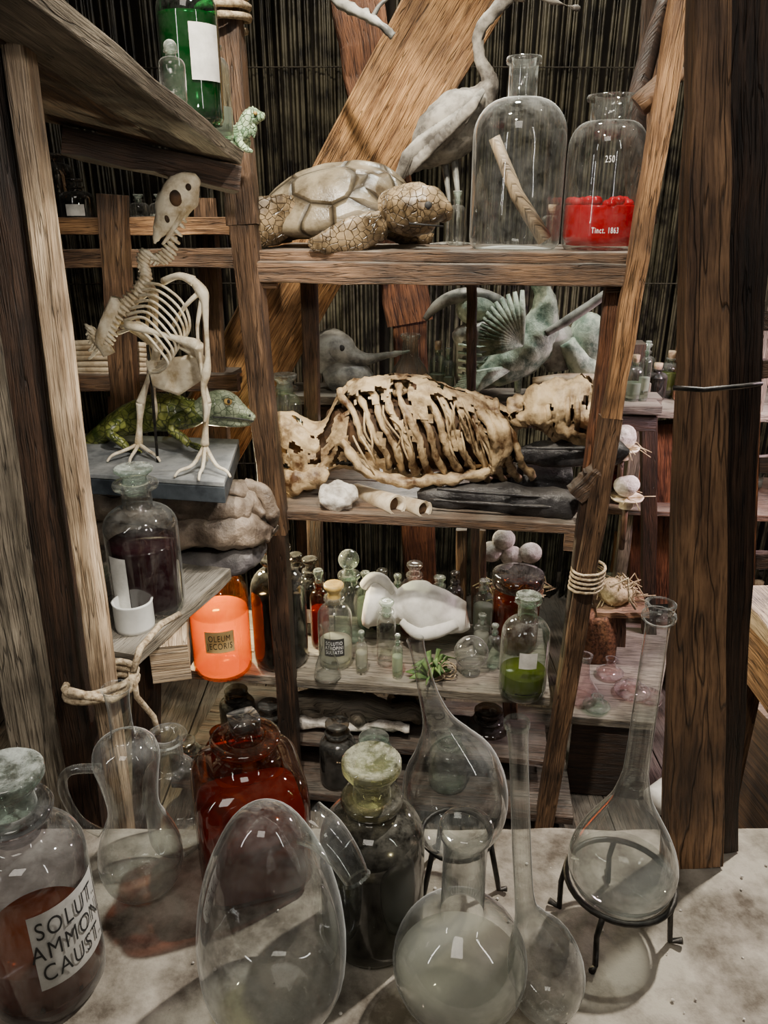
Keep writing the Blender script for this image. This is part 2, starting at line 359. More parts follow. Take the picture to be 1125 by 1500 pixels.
def addbottle(mb,c,r,h,sh=.6,nk=.74,rn=.4,lip=.84,mat=None,liq=None,lv=.5,stop='flat',smat=None,sup=2,rot=0,seg=40,lipw=1.35):
    mat=mat or G; smat=smat or GS; rn*=r
    pr=[(.001,.006),(r*.55,.004),(r*.9,0),(r*.985,.012),(r,.03),(r,sh*h*.5),(r,sh*h*.97)]
    for i in range(1,9):
        t=math.pi/2*i/8
        pr.append((rn+(r-rn)*math.cos(t),(sh+(nk-sh)*math.sin(t))*h))
    top=lip*h
    pr+=[(rn,top-.04*h),(rn*lipw,top-.035*h),(rn*lipw*1.03,top-.015*h),(rn*lipw*.98,top),(rn*.85,top),(rn*.82,top-.05*h),(rn*.8,nk*h)]
    mb.lathe(pr,mat,c,seg,sup,rot)
    if liq:
        rl=r*.965;q=[(.001,.01),(rl*.9,.01),(rl,.03)]
        q+=[(rl,z*lv*h) for z in (.3,.6,.97)]+[(rl*.985,lv*h),(.001,lv*h)]
        mb.lathe(q,liq,c,seg,sup,rot)
    e=h-top
    if stop=='flat':
        mb.lathe([(.001,top-.08*h),(rn*.7,top-.08*h),(rn*.85,top),(rn*.8,top+e*.35),(rn*1.1,top+e*.6),(rn*1.3,top+e*.75),(rn*1.3,top+e*.92),(rn*1.15,h),(rn*.6,h-e*.1),(.001,h-e*.12)],smat,c,seg)
    elif stop=='ball':
        R0=rn*1.25;zc=h-R0
        mb.lathe([(.001,top-.05*h),(rn*.75,top-.05*h),(rn*.8,top),(rn*.45,zc-R0*.85)]+[(max(.001,R0*math.sin(t)),zc-R0*math.cos(t)) for t in [math.pi*(i/12) for i in range(2,13)]],smat,c,seg)
    elif stop=='cork':
        mb.lathe([(rn*.7,top-.05*h),(rn*.85,top),(rn*1.0,top+.3*e),(rn*1.05,h),(.001,h)],CORK,c,24)
    elif stop=='lid':
        mb.lathe([(rn*1.4,top-.03*h),(rn*1.5,top),(rn*1.5,h),(rn*1.2,h*1.005),(.001,h*1.005)],smat,c,30)
def bottle(name,c,r,h,lab=None,extra=None,**k):
    mb=MB();c=Vector(c);addbottle(mb,c,r,h,**k)
    if lab: label(mb,c,r,*lab)
    if extra: extra(mb,c,r,h)
    return mb.build(name,origin=c)
def shelfbottle(name,u,vt,hw,z,off,**k):
    c=PL(u,z+.001,off);h=zat(vt,c.y)-z;m=c+Vector((0,0,h*.4))
    return bottle(name,c,hw*dep(m)/F,h,**k)
def tablebottle(name,u,vt,hw,Y,**k):
    c=PT(u,TZ+.002,Y);h=zat(vt,Y)-TZ;m=c+Vector((0,0,h*.4))
    return bottle(name,c,hw*dep(m)/F,h,**k)
ex=Vector((1,-YAW,0)).normalized(); ey=Vector((YAW,1,0)).normalized()
# ------------------------------------------------------------------ room
mb=MB()
for i in range(26):
    x=-3+i*.24; mb.beam((x,-1.4,-.02),(x,5.0,-.02),.236,.04,FLOORM,seg=4,jit=.001)
mb.build('floor',.002)
mb=MB();mb.beam((-3.1,3.75,1.75),(3.4,3.75,1.75),3.6,.1,WALLM,side=(0,0,1));mb.build('wall_back')
mb=MB();mb.beam((-2.2,-1.4,1.75),(-2.2,3.75,1.75),3.6,.1,WALLM,side=(0,0,1));mb.build('wall_left')
mb=MB();mb.beam((2.9,-1.4,1.75),(2.9,3.75,1.75),3.6,.1,WALLM,side=(0,0,1));mb.build('wall_right')
mb=MB()
for i in range(420):
    x=-2.1+i*.0115+R(-.004,.004); y=3.42+R(-.02,.03); r=R(.0035,.008);t=R(-.02,.02)+(-.02 if x<0 else .03)
    mb.tube([(x,y,0.01),(x+t*.5,y+R(-.01,.01),1.2),(x+t*.9,y,2.3),(x+t*1.4,y,3.5)],r,REED,seg=5,cap=False)
for z in (.7,1.5,2.3,3.0):
    mb.tube([(-2.1,3.39,z),(0,3.385,z+.01),(2.7,3.39,z)],.003,TIE,seg=5)
mb.build('reed_screen_wall')
mb=MB();mb.beam(PS(715,-90,.62),PS(150,920,.62),.25,.16,W_beam,side=(1,0,.5),seg=14,jit=.004);mb.build('diagonal_roof_brace',.008)
mb=MB();mb.beam(PS(512,-60,.86),PS(600,470,.9),.16,.12,W_red,seg=14,jit=.006);mb.beam(PS(598,455,.9),PS(628,1120,.95),.125,.1,W_red,seg=14,jit=.006);mb.build('rough_roof_post',.008)
# ------------------------------------------------------------------ main shelving unit
mb=MB()
def shelf(z,u0,u1,o0,o1,t,mat,front=None):
    a=PL(u0,z,o0);b=PL(u1,z,o0);D=ey*(o1-o0);n=3
    for i in range(n):
        p=a+D*((i+.5)/n)+Vector((0,0,-t/2));q=b+D*((i+.5)/n)+Vector((0,0,-t/2))
        mb.beam(p,q,(o1-o0)/n-.003,t,mat,side=ey,seg=8,jit=.0015)
shelf(Z1,372,950,.0,.42,.026,W_old)
a=PL(372,Z1-.05,-.008);b=PL(938,Z1-.05,-.008);mb.beam(a,b,.03,.05,W_old,side=ey)
shelf(Z2,385,850,.0,.42,.028,W_old)
shelf(Z3,275,806,.0,.40,.032,W_grey)
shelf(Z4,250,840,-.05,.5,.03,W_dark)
pl0=PS(318,-80,.05);pl1=PS(358,330,.0);pl2=PS(405,780,-.01);pl3=PS(432,1190,-.02)
def toflo(p,q):
    d=q-p; return p+d*(p.z/(-d.z))
mb.beam(pl0,pl1,.075,.05,W_old,side=ex,seg=8)
mb.beam(pl1,pl2,.062,.05,W_old,side=ex,seg=8)
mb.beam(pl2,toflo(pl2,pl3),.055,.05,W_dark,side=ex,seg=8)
pr0=PS(1004,-40,-.02);pr1=PS(798,1200,-.04);pm=PS(895,610,-.03)
mb.beam(pr0,pm,.045,.05,W_mid,side=ex,seg=10)  # upper length is the lit part, its light put in as honey wood
mb.beam(pm,toflo(pm,pr1),.052,.05,W_old,side=ex,seg=10)
mb.beam(PS(905,395,.04),PS(868,700,.02),.05,.04,W_red,side=ex)
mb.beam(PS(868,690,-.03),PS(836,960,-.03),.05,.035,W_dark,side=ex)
mb.beam(PS(908,395,.42),PS(880,700,.42),.05,.04,W_dark,side=ex)
for (u0,v0,u1,v1,w) in [(692,396,690,580,.03),(676,775,674,1010,.035),(707,775,706,960,.022),(452,380,470,1120,.05),(745,1010,760,1180,.05)]:
    mb.beam(PS(u0,v0,.42),PS(u1,v1,.42),w,.03,W_old,side=ex)
mb.beam(PL(905,Z1-.06,.0),PL(905,Z1-.06,.42),.045,.06,W_old,side=ex)
mb.beam(PL(392,Z1-.06,.0),PL(392,Z1-.06,.42),.045,.06,W_old,side=ex)
mb.beam(PL(840,Z2-.05,.0),PL(840,Z2-.05,.42),.045,.05,W_old,side=ex)
mb.beam(PS(880,690,-.03),PS(842,725,-.03),.05,.05,W_old,side=(0,1,0))
mb.build('wooden_shelving_unit',.004)
mb=MB()
za=PS(680,590,.5).z
for k in range(2): mb.beam(PL(430,za-.015,.58+.11*k),PL(965,za-.015,.58+.11*k),.1,.03,W_grey,side=ey)
mb.beam(PL(450,za-.06,.55),PL(960,za-.06,.55),.03,.05,W_dark,side=ey)
for u in (445,700,950): mb.beam(PL(u,za-.03,.72),PL(u,0,.72),.05,.04,W_dark,side=ex)
mb.build('rear_display_ledge',.003)
def ropecoil(p,axis,r,turns,pitch,rr=.006,squash=.8):
    mb=MB();axis=Vector(axis).normalized();S=axis.orthogonal().normalized();Nn=axis.cross(S)
    P=[];n=int(turns*20)
    for i in range(n):
        a=2*math.pi*i/20; P.append(Vector(p)+axis*(pitch*i/20)+S*math.cos(a)*r+Nn*math.sin(a)*r*squash+axis*R(-.001,.001))
    mb.tube(P,rr,ROPE,seg=7);return mb
q=PS(857,862,-.03);m=ropecoil(q,PS(868,800,-.03)-q,.050,5.3,.013,.0038);
m.tube([q+Vector((.05,-.05,.03)),q+Vector((.09,-.06,.06)),q+Vector((.10,-.06,.0)),q+Vector((.12,-.06,-.03))],.003,ROPE,seg=6);m.build('rope_binding')
q=PS(329,40,.03);ropecoil(q,(0.0,0,1),.06,5,.022,.008).build('rope_binding')
# ------------------------------------------------------------------ left tall posts near the bench
mb=MB()
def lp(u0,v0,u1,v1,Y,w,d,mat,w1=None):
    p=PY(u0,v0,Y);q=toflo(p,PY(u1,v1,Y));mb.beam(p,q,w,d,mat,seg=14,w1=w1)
lp(10,-60,166,1100,1.14,.030,.045,W_light)  # lit side of the post, its brightness put in as pale wood
lp(-52,-60,108,1100,1.18,.10,.08,W_dark)  # shaded front of the same post, shadow put in as dark wood
lp(-128,0,58,1120,1.12,.07,.05,W_grey)
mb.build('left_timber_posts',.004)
q=PY(150,1010,1.15);m=ropecoil(q,(0,.1,1),.062,2.2,.012,.0065);
a=PY(195,985,1.1);m.tube([a,PY(205,950,1.12),PY(235,915,1.2),PY(262,900,1.3)],.006,ROPE,seg=7)
m.tube([a,PY(190,1010,1.1),PY(165,1025,1.08),PY(130,1020,1.07),PY(100,1012,1.07)],.007,ROPE,seg=7)
m.tube([a,PY(200,1020,1.1),PY(225,1050,1.12),PY(232,1075,1.12)],.005,ROPE,seg=7);m.build('rope_tie')
# ------------------------------------------------------------------ upper left board
P_fr=PY(355,246,1.84);P_nr=PY(38,0,.92);P_fl=PY(30,170,1.68);P_nl=P_nr+P_fl-P_fr
nrm=(P_fl-P_fr).cross(P_nr-P_fr).normalized()
if nrm.z<0:nrm=-nrm
mb=MB()
for i in range(3):
    A=P_fr+(P_fl-P_fr)*((i+.5)/3)+nrm*.014;B=P_nr+(P_nl-P_nr)*((i+.5)/3)+nrm*.014;B=B+(B-A)*.15
    w=(P_fl-P_fr).length/3
    mb.beam(A,B,w-.004,.028,W_grey if i==0 else W_old,side=(P_fl-P_fr),seg=8)
A=P_fr+nrm*-.03+(P_nr-P_fr)*.03;mb.beam(A,A+(P_fl-P_fr)*.8,.06,.05,W_dark,side=(P_nr-P_fr))
mb.build('upper_left_board',.003)
def onboard(t,s): return P_fr+(P_nr-P_fr)*t+(P_fl-P_fr)*s+nrm*.030
c=onboard(.22,.10);bottle('green_glass_bottle',c,.055,.30,mat=GGR,liq=liquid('liquid_deep_green',(.008,.11,.05),.2),lv=.6,stop='flat',smat=GS,lab=(-.8,.06,.07,.16,None,.02))
c=onboard(.10,.07);bottle('small_clear_bottle',c,.032,.20,mat=GG,rn=.45,stop='cork',liq=L_wh,lv=.3)
c=onboard(.38,.08);bottle('small_clear_bottle',c,.022,.10,mat=G,stop='ball')
# back left shelving
mb=MB()
for v,mat,w in ((331,W_mid,.045),(378,W_old,.05),(560,W_old,.05)):
    mb.beam(PS(-40,v,.25),PS(350,v,.25),.03,w,mat,side=ey)
for v in (345,392,570):
    z=PS(200,v,.25).z
    for k in range(2): mb.beam(PL(-60,z+.01,.33+.14*k),PL(345,z+.01,.33+.14*k),.13,.02,W_dark,side=ey)
mb.beam(PS(165,285,.22),PS(185,600,.22),.075,.04,W_old,side=ex)
mb.beam(PS(30,100,.4),PS(70,800,.4),.09,.06,W_dark,side=ex)
mb.beam(PS(300,290,.45),PS(330,760,.45),.06,.04,W_old,side=ex)
for (uu) in (175,60): mb.beam(PL(uu,PS(200,600,.25).z,.42),PL(uu,0,.42),.06,.05,W_dark,side=ex)
mb.build('rear_left_shelving',.003)
zz=PS(200,345,.25).z+.02
shelfbottle('dark_storage_jar',72,205,45,zz,.38,mat=GD,liq=L_dark,lv=.6,stop='none',rn=.7)
shelfbottle('dark_vial',118,262,24,zz,.3,mat=GD,liq=L_dark,lv=.6,stop='flat',smat=GD,lab=(-1.4,.05,.03,.06,None,.01))
shelfbottle('small_clear_bottle',238,285,16,zz,.32,mat=G,stop='flat',liq=L_wh,lv=.4)
shelfbottle('small_clear_bottle',207,285,14,zz,.33,mat=G,stop='flat')
mb=MB()
for i in range(9):
    mb.ptube([(60,562-i*7,.30,4),(150,560-i*7+R(-3,3),.28,5),(215,562-i*7,.30,4)],PARCH,seg=8,n=3)
mb.build('stack_of_parchment')
# ------------------------------------------------------------------ left mid shelf
zl=PY(335,835,1.75).z
mb=MB()
c0=PZ(338,835,zl);c1=PZ(196,962,zl);c2=PZ(20,905,zl);c3=PZ(40,790,zl)
e=(c1-c0);wv=(c3-c0);
for i in range(3):
    A=c0+wv*((i+.5)/3.0)-Vector((0,0,.014));B=A+e
    mb.beam(A,B,wv.length/3-.003,.03,W_grey,side=wv,seg=6)
mb.beam(PL(250,zl-.08,-.55),PL(250,zl-.08,-.1),.08,.09,W_light,side=(1,0,0))
mb.beam(PL(215,zl-.055,-.5),PL(215,0,-.5),.05,.05,W_dark,side=ex)
mb.beam(PL(60,zl-.04,-.35),PL(330,zl-.04,-.15),.05,.05,W_dark,side=(0,0,1))
mb.build('left_bracket_shelf',.003)
c=PL(221,zl+.001,-.46);r=52*dep(c+Vector((0,0,.12)))/F
bottle('wine_liquid_bottle',c,r,zat(684,c.y)-zl,sh=.60,nk=.73,rn=.40,lip=.90,mat=G,liq=L_wine,lv=.50,stop='flat',lipw=1.5,lab=(-2.05,.045,.04,.16,None,.01))
c=PZ(199,920,zl)
mb=MB();r=28*dep(c)/F;mb.lathe([(.001,.004),(r*.95,0),(r,.01),(r,.062),(r*1.04,.067),(r*.93,.067),(r*.9,.02),(.001,.015)],CERAM,c+Vector((0,0,.002)));mb.build('white_ceramic_dish')
mb=MB();h0=.11
mb.ptube([(262,815,h0-.24,18),(310,816,h0-.26,21),(350,812,h0-.26,22),(376,808,h0-.25,17),(384,806,h0-.25,5)],CLOTHD,seg=28,n=10,side=ey,sup=2.8,disp=.012,ns=16,fl=1.9)
mb.ptube([(262,792,h0-.22,14),(310,794,h0-.22,15),(350,792,h0-.22,14),(372,788,h0-.22,9)],CLOTHD,seg=24,n=8,side=ey,sup=2.8,disp=.012,ns=16,fl=2.2)
mb.ptube([(110,765,h0-.25,20),(180,772,h0-.27,25),(260,772,h0-.28,28),(330,768,h0-.28,28),(372,770,h0-.25,24),(398,774,h0-.24,13),(404,776,h0-.24,3)],CLOTH,seg=40,n=12,side=ey,sup=2.6,disp=.018,ns=15,fl=1.6)
mb.ptube([(110,735,h0-.27,18),(180,738,h0-.29,22),(260,736,h0-.29,25),(330,733,h0-.27,25),(368,738,h0-.24,20),(388,750,h0-.24,10),(392,754,h0-.24,3)],CLOTH,seg=40,n=12,side=ey,sup=2.6,disp=.018,ns=16,fl=1.6)
mb.ptube([(150,716,h0-.30,8),(250,716,h0-.30,9),(335,714,h0-.28,9),(362,722,h0-.25,7)],CLOTH,seg=24,n=8,side=ey,disp=.010,ns=18,fl=2.2)
mb.ptube([(358,706,h0-.24,8),(384,720,h0-.24,11),(398,745,h0-.24,10),(400,770,h0-.24,7)],CLOTH,seg=16,n=8,disp=.010,ns=22)
mb.ptube([(120,800,h0-.2,20),(210,800,h0-.2,22),(280,800,h0-.2,20)],CLOTHD,seg=20,side=ey,disp=.012,ns=12)
for i in range(5): mb.ptube([(150,730+i*13,h0-.325,1.5),(240,735+i*12,h0-.335,2.4),(330,730+i*13,h0-.325,1.5)],CLOTH,seg=7,n=8,disp=.006,ns=30)
mb.build('folded_hides')
zp=PS(250,674,-.23).z
mb=MB()
A=PL(120,zp,-.35);B=PL(328,zp,-.37);C=PL(350,zp,-.03);D=PL(120,zp,-.03)
mb.prism([A,B,C,D],.012,mot('pedestal_top_grey',(.10,.11,.12),(.30,.31,.31),10,.7,.3))
dz=Vector((0,0,-.013));mb.prism([A+dz,B+dz,C+dz,D+dz],.038,mot('pedestal_black',(.008,.012,.018),(.045,.055,.065),14,.6,.5));mb.build('black_plinth',.002)
# ------------------------------------------------------------------ bird skeleton
mb=MB();o=-.25
mb.ptube([(291,264,o,5),(283,267,o,15),(270,278,o,25),(257,296,o,26),(246,316,o,19),(237,334,o,11),(229,350,o,5),(227,357,o,1.5)],BONE,seg=18,disp=.005,ns=40)
mb.pell(258,290,o-.030,10,12,.014,MUMD);mb.pell(245,318,o-.022,4,8,.008,MUMD);mb.pell(276,274,o-.026,4,5,.010,MUMD)
mb.ptube([(272,304,o-.02,5),(262,322,o-.015,4),(250,342,o-.01,3.5),(238,358,o-.01,2)],BONE,seg=8)
mb.ptube([(272,304,o+.02,5),(262,322,o+.015,4),(250,342,o+.01,3.5),(238,358,o+.01,2)],BONE,seg=8)
neck=smooth([(264,318,o),(254,350,o),(246,372,o),(232,380,o),(217,372,o),(209,384,o),(214,402,o),(208,420,o),(195,436,o),(180,450,o),(168,470,o),(160,492,o),(150,505,o),(140,500,o),(133,482,o)],3)
for i,(u,v,oo) in enumerate(neck):
    s=6+3*math.exp(-((i-22)/9)**2); mb.pell(u,v,oo,s*R(.9,1.1),s*.72,.011,BONE,seg=10,rings=6,disp=.006,ns=60)
    mb.ptube([(u-9,v-8,oo,1.8),(u,v,oo-.012,3.2),(u+9,v+7,oo,1.8)],BONE,n=2,seg=6)
    mb.ptube([(u,v,oo,2.6),(u-7,v+9,oo-.008,1.4)],BONE,n=2,seg=6)
for i in range(9):
    u0=206-i*4;v0=416+i*9
    for sgn in (-1,1):
        mb.ptube([(u0,v0,o,2.8),(u0+30,v0+2-i,o+sgn*.045,2.1),(u0+62,v0+28,o+sgn*.062,2.0),(u0+72,v0+62-i*2,o+sgn*.05,2.0),(u0+58,v0+88-i*4,o+sgn*.02,2.0),(u0+44,v0+98-i*5,o,2.0)],BONE,seg=7,n=5)
mb.tube([PS(215,528,o),PS(232,548,o),PS(255,552,o),PS(280,540,o),PS(294,520,o)],[(.004,.004),(.006,.035),(.006,.045),(.006,.035),(.004,.01)],BONE,seg=14,side=ey)
mb.ptube([(262,505,o-.04,5),(285,515,o-.03,8),(296,524,o,4)],BONE,seg=8)
for sg,du in ((-1,0),(1,-74)):
    oo=o+sg*.065
    mb.ptube([(282+du,410,oo,6),(296+du,428,oo,9),(300+du,445,oo,6),(302+du,480,oo,3.6),(304+du,520,oo,4),(302+du,545,oo,7),(298+du,570,oo,4),(302+du,600,oo,3.4),(300+du,618,oo,2.5)],BONE,seg=9)
    mb.ptube([(296+du,440,oo,4.5),(289+du,480,oo,2.6),(294+du,530,oo,2.6),(298+du,550,oo,4.5)],BONE,seg=8)
    mb.ptube([(240+du*.4,412,oo*.5+o*.5,6),(262+du*.6,404,oo,5),(284+du,412,oo,8)],BONE,seg=8)
    mb.ptube([(292+du,428,oo,4),(270+du,450,oo,3),(252+du*.6,480,o,3)],BONE,seg=8)
mb.tube([PS(175,440,o),PS(160,470,o),PS(150,500,o),PS(160,520,o)],[(.01,.012),(.022,.018),(.022,.018),(.01,.01)],BONE,seg=12,side=ey,disp=.014,ns=40)
for k in range(5): mb.ptube([(150,500,o,4),(138,482+k*9,o,3),(130,478+k*12,o,2)],BONE,n=2,seg=6)
def leg(hip,knee,hock,foot,sg):
    oo=o+sg*.045
    mb.ptube([(*hip,oo,7.5),((hip[0]+knee[0])/2,(hip[1]+knee[1])/2,oo-.01,4.4),(*knee,oo-.02,8.5)],BONE,seg=9)
    mb.ptube([(*knee,oo-.02,8.5),((2*knee[0]+hock[0])/3,(2*knee[1]+hock[1])/3,oo,4.4),((knee[0]+2*hock[0])/3,(knee[1]+2*hock[1])/3,oo,3.8),(*hock,oo,7)],BONE,seg=9)
    mb.ptube([(*hock,oo,7),((foot[0]+hock[0])/2,(foot[1]+hock[1])/2,oo,4),(*foot,oo,6.5)],BONE,seg=9)
    p=PS(foot[0],foot[1],oo)
    for dx,dy in ((.055,-.05),(.0,-.07),(-.05,-.05),(-.01,.05)):
        e=Vector((p.x+dx,p.y+dy,zp+.004));m=(p+e)/2;m.z=zp+.022
        mb.tube([Vector(q) for q in smooth([tuple(p),tuple(m),tuple(e+Vector((0,0,.012))),tuple(e+Vector((dx*.2,dy*.2,0)))],4)],[.0055*(1-.045*j) for j in range(13)],BONE,seg=7)
leg((175,470),(232,508),(206,590),(203,650),1)
leg((185,475),(290,505),(303,590),(300,652),-1)
mb.tube([PS(216,505,o),PS(222,560,o),Vector((PS(230,668,o).x,PS(230,668,o).y,zp))],.0035,IRON,seg=8)
mb.build('bird_skeleton')
# ------------------------------------------------------------------ lizards
mb=MB();o=-.105
body=[(84,672,o+.03,4),(110,660,o+.02,7),(140,642,o,12),(165,626,o,17),(190,614,o,23),(220,606,o,27),(250,604,o,27),(275,606,o,22),(296,602,o,17),(306,599,o,18)]
mb.ptube(body,LIZ,seg=24,disp=.003,ns=30)
head=[(292,602,o,16),(306,597,o,20),(322,594,o,23),(336,597,o,21),(350,604,o,15),(362,610,o,10),(371,614,o,6),(373,615,o,2)]
mb.ptube(head,LIZH,seg=24,disp=.002,ns=30)
mb.ptube([(306,614,o,9),(326,616,o,9),(348,619,o,7),(366,620,o,4)],LIZH,seg=14)
for u,v in ((182,622),(272,616)):
    for sg in (-1,1):
        mb.ptube([(u,v-6,o+sg*.02,13),(u-16,v+4,o+sg*.06,10),(u-20,v+14,o+sg*.075,7),(u-4,v+26,o+sg*.078,6.5),(u+6,v+36,o+sg*.078,5)],LIZ,seg=12)
        for k in (-1.5,-.5,.5,1.5): mb.ptube([(u+5,v+34,o+sg*.078,3.2),(u+16,v+38+k*2,o+sg*.078+k*.012,2.4),(u+26,v+42+k*2,o+sg*.078+k*.02,1)],LIZ,n=3,seg=6)
mb.pell(334,588,o-.034,6,5.5,.010,BRASS);mb.pell(335,588,o-.043,2.4,3.2,.003,INK);mb.ptube([(326,584,o-.034,2.2),(335,581,o-.037,2.6),(344,586,o-.032,2)],LIZH,seg=8)
mb.ptube([(312,611,o-.037,1.3),(335,612,o-.038,1.3),(356,614,o-.026,1.2),(371,617,o-.008,1)],INK,seg=6)
mb.pell(366,608,o-.014,1.6,1.6,.003,INK)
for i in range(30):
    u,v,oo,r=smooth(body,5)[8+i];mb.ptube([(u,v-r+2,oo,2.2),(u-2,v-r-1.5,oo,.5)],LIZ,n=1,seg=5)
mb.build('monitor_lizard')
mb=MB();o=-.12
body=[(318,182,o,3),(328,190,o,9),(342,198,o,13),(354,194,o,14),(360,182,o,12),(367,172,o,12),(377,170,o,10),(386,170,o,5),(388,170,o,1)]
mb.ptube(body,LIZG,seg=16,disp=.004,ns=40)
for u in (338,352):
    for sg in (-1,1): mb.ptube([(u,198,o+sg*.01,7),(u+sg*6+4,208,o+sg*.03,6),(u+8,218,o+sg*.03,5),(u+18,222,o+sg*.035,2)],LIZG,seg=8)
for i in range(9):
    u,v,oo,r=smooth(body,2)[i+3];mb.ptube([(u,v-r+2,oo,3),(u-2,v-r-4,oo,.5)],LIZG,n=1,seg=5)
mb.ptube([(366,178,o,8),(370,190,o,7),(372,202,o,1)],LIZG,seg=8)
mb.pell(374,166,o-.018,3,3,.005,BRASS)
mb.build('green_iguana_figurine')
# ------------------------------------------------------------------ turtle
mb=MB();c=PL(497,Z1,.19);k=dep(c)/F
def T(x,y,z): return c+ex*(x*k)+ey*y+Vector((0,0,z*k))
nu,nv=72,32;vs=[];fs=[]
for j in range(nv+1):
    t=j/nv
    for i in range(nu):
        a=2*math.pi*i/nu
        if t<.8: q=t/.8; rr=math.sin(q*math.pi/2)**.8; zz=math.cos(q*math.pi/2)
        else: q=(t-.8)/.2; rr=1-.9*q; zz=-.12*math.sin(min(1,q*2)*math.pi/2)
        x=math.cos(a)*rr; y=math.sin(a)*rr
        z=24+(82+8*x)*zz+(9*x)
        fl=1+.05*(max(0,.8-abs(t-.72)*8))
        ridge=7*math.exp(-(y/.07)**2)*max(0,zz)+3*math.exp(-((abs(y)-.5)/.05)**2)*max(0,zz)
        vs.append(T((x*120*fl)-5,y*.155*fl,z+ridge+3.5*noise.noise(Vector((x*3.5,y*3.5,1)))))
for j in range(nv):
    for i in range(nu): fs.append((j*nu+i,(j+1)*nu+i,(j+1)*nu+(i+1)%nu,j*nu+(i+1)%nu))
mb.add(vs,fs,SHELL)
def tt(L,mat,seg=16,**kk):
    q=smooth(L,5);mb.tube([T(a,b,cc) for a,b,cc,_,_ in q],[(abs(r1)*k,abs(r2)*k) for *_,r1,r2 in q],mat,seg,side=kk.get('side'),disp=kk.get('disp',.006),ns=30)
tt([(60,-.06,48,20,20),(84,-.09,50,27,27),(104,-.11,50,33,33),(126,-.12,51,32,33),(145,-.125,48,24,27),(156,-.125,43,12,18),(160,-.125,36,3,6)],TSKIN,24)
mb.ell(T(136,-.168,56),(.010,.008,.010),INK);mb.ell(T(134,-.164,60),(.019,.008,.014),TSKIN)
mb.tube([T(112,-.176,34),T(138,-.172,32),T(156,-.145,30)],.0022,INK,seg=6)
tt([(-50,-.11,44,10,26),(-84,-.15,36,10,34),(-108,-.17,24,8,28),(-122,-.18,10,6,14),(-126,-.18,4,3,4)],TSKIN,18,side=(0,1,.3))
tt([(70,-.12,30,14,22),(40,-.17,20,12,24),(10,-.19,12,9,18),(-14,-.2,7,5,10),(-20,-.2,5,2,3)],TSKIN,18,side=(0,1,.3))
tt([(60,.1,30,14,22),(100,.15,16,9,20),(130,.16,8,5,10)],TSKIN,14,side=(0,1,.3))
tt([(-90,.08,20,10,18),(-125,.1,8,6,12)],TSKIN,14,side=(0,1,.3))
mb.build('sea_turtle')
# ------------------------------------------------------------------ heron
mb=MB();o=.36
mb.ptube([(598,252,o,3),(612,235,o,18),(632,214,o,34),(655,192,o,42),(680,170,o,39),(700,152,o,28),(712,135,o,17),(718,118,o,12),(708,98,o,10),(702,75,o,9),(703,52,o,9),(712,30,o,9),(728,12,o,10),(742,-2,o,11),(756,-12,o,12),(772,-12,o,10),(782,-8,o,6),(830,8,o,2.5),(850,14,o,.5)],FEA,seg=22,disp=.008,ns=30)
for i in range(18):
    t=i/17;u=700-84*t;v=155+55*t
    mb.tube([PS(u,v-10,o-.075),PS(u-20,v+18,o-.088),PS(u-38+6*t,v+42+8*t,o-.07),PS(u-50,v+60,o-.05)],[(.004,.006),(.006,.015),(.006,.013),(.002,.003)],FEA,seg=8,side=ey)
for i in range(11):
    mb.tube([PS(708-i*8,132+i*8,o-.06),PS(692-i*8,155+i*8,o-.095),PS(680-i*8,176+i*8,o-.095)],[(.004,.006),(.006,.014),(.002,.004)],FEA,seg=8,side=ey)
for du in (0,14):
    p=PS(650+du,225,o);q=PL(655+du,Z1,.36);mb.tube([p,(p+q)/2+Vector((.01,0,0)),q],[.012,.005,.005],GREYH,seg=8)
    for dx,dy in ((.05,-.03),(.0,-.06),(-.05,-.03),(0,.04)): mb.tube([q+Vector((0,0,.005)),q+Vector((dx,dy,.003))],[.004,.002],GREYH,seg=6)
mb.build('grey_heron')
def stick(m,c,r,h):
    m.tube([c+Vector((r*.70,-.0,.02)),c+Vector((0,0,h*.3)),c+Vector((-r*.55,0,h*.60))],[.019,.017,.014],W_light,seg=10)
shelfbottle('large_glass_carboy',752,84,67,Z1,.14,sh=.60,nk=.80,rn=.30,lip=1.0,mat=GF,stop='none',extra=stick,seg=56,lipw=1.2)
def pr(m,c,r,h):
    label(m,c,r,-1.75,.06,.30*h*1.9,.30*h*2.0,'250',.020,None,WHITE); label(m,c,r,-1.7,.06,.03,.06,'Tinct. 1863',.018,None,WHITE)
    for i in range(22):
        a=R(0,6.28);m.ell(c+Vector((math.cos(a)*r*.83,math.sin(a)*r*.83,.30*h+R(-.004,.010))),(.014,.014,.011),L_red,seg=8,rings=5)
shelfbottle('red_tincture_bottle',876,140,56,Z1,.12,sh=.66,nk=.84,rn=.50,lip=1.0,mat=G,liq=L_red,lv=.30,stop='none',extra=pr,seg=48,lipw=1.22)
shelfbottle('small_clear_bottle',668,280,13,Z1,.28,stop='flat')
shelfbottle('small_clear_bottle',805,300,14,Z1,.33,stop='cork')
mb=MB();mb.ptube([(935,156,.0,17),(962,132,.0,17),(992,104,.02,16)],W_old,seg=14,n=2);mb.ptube([(940,330,.35,22),(930,180,.3,16),(950,80,.3,14),(975,0,.3,12)],W_dark,seg=10);mb.build('wooden_mallet')
mb=MB();mb.ptube([(470,-30,.2,7),(500,5,.15,8),(535,22,.1,7),(560,38,.08,6),(577,52,.08,5)],GREYH,seg=10,disp=.006,ns=60);mb.ptube([(545,28,.1,4),(556,8,.1,3),(572,-5,.1,2)],GREYH,seg=8)
mb.ptube([(470,-30,.2,7),(440,-120,.4,9),(450,-250,.55,10)],GREYH,seg=8);mb.build('dry_branch')
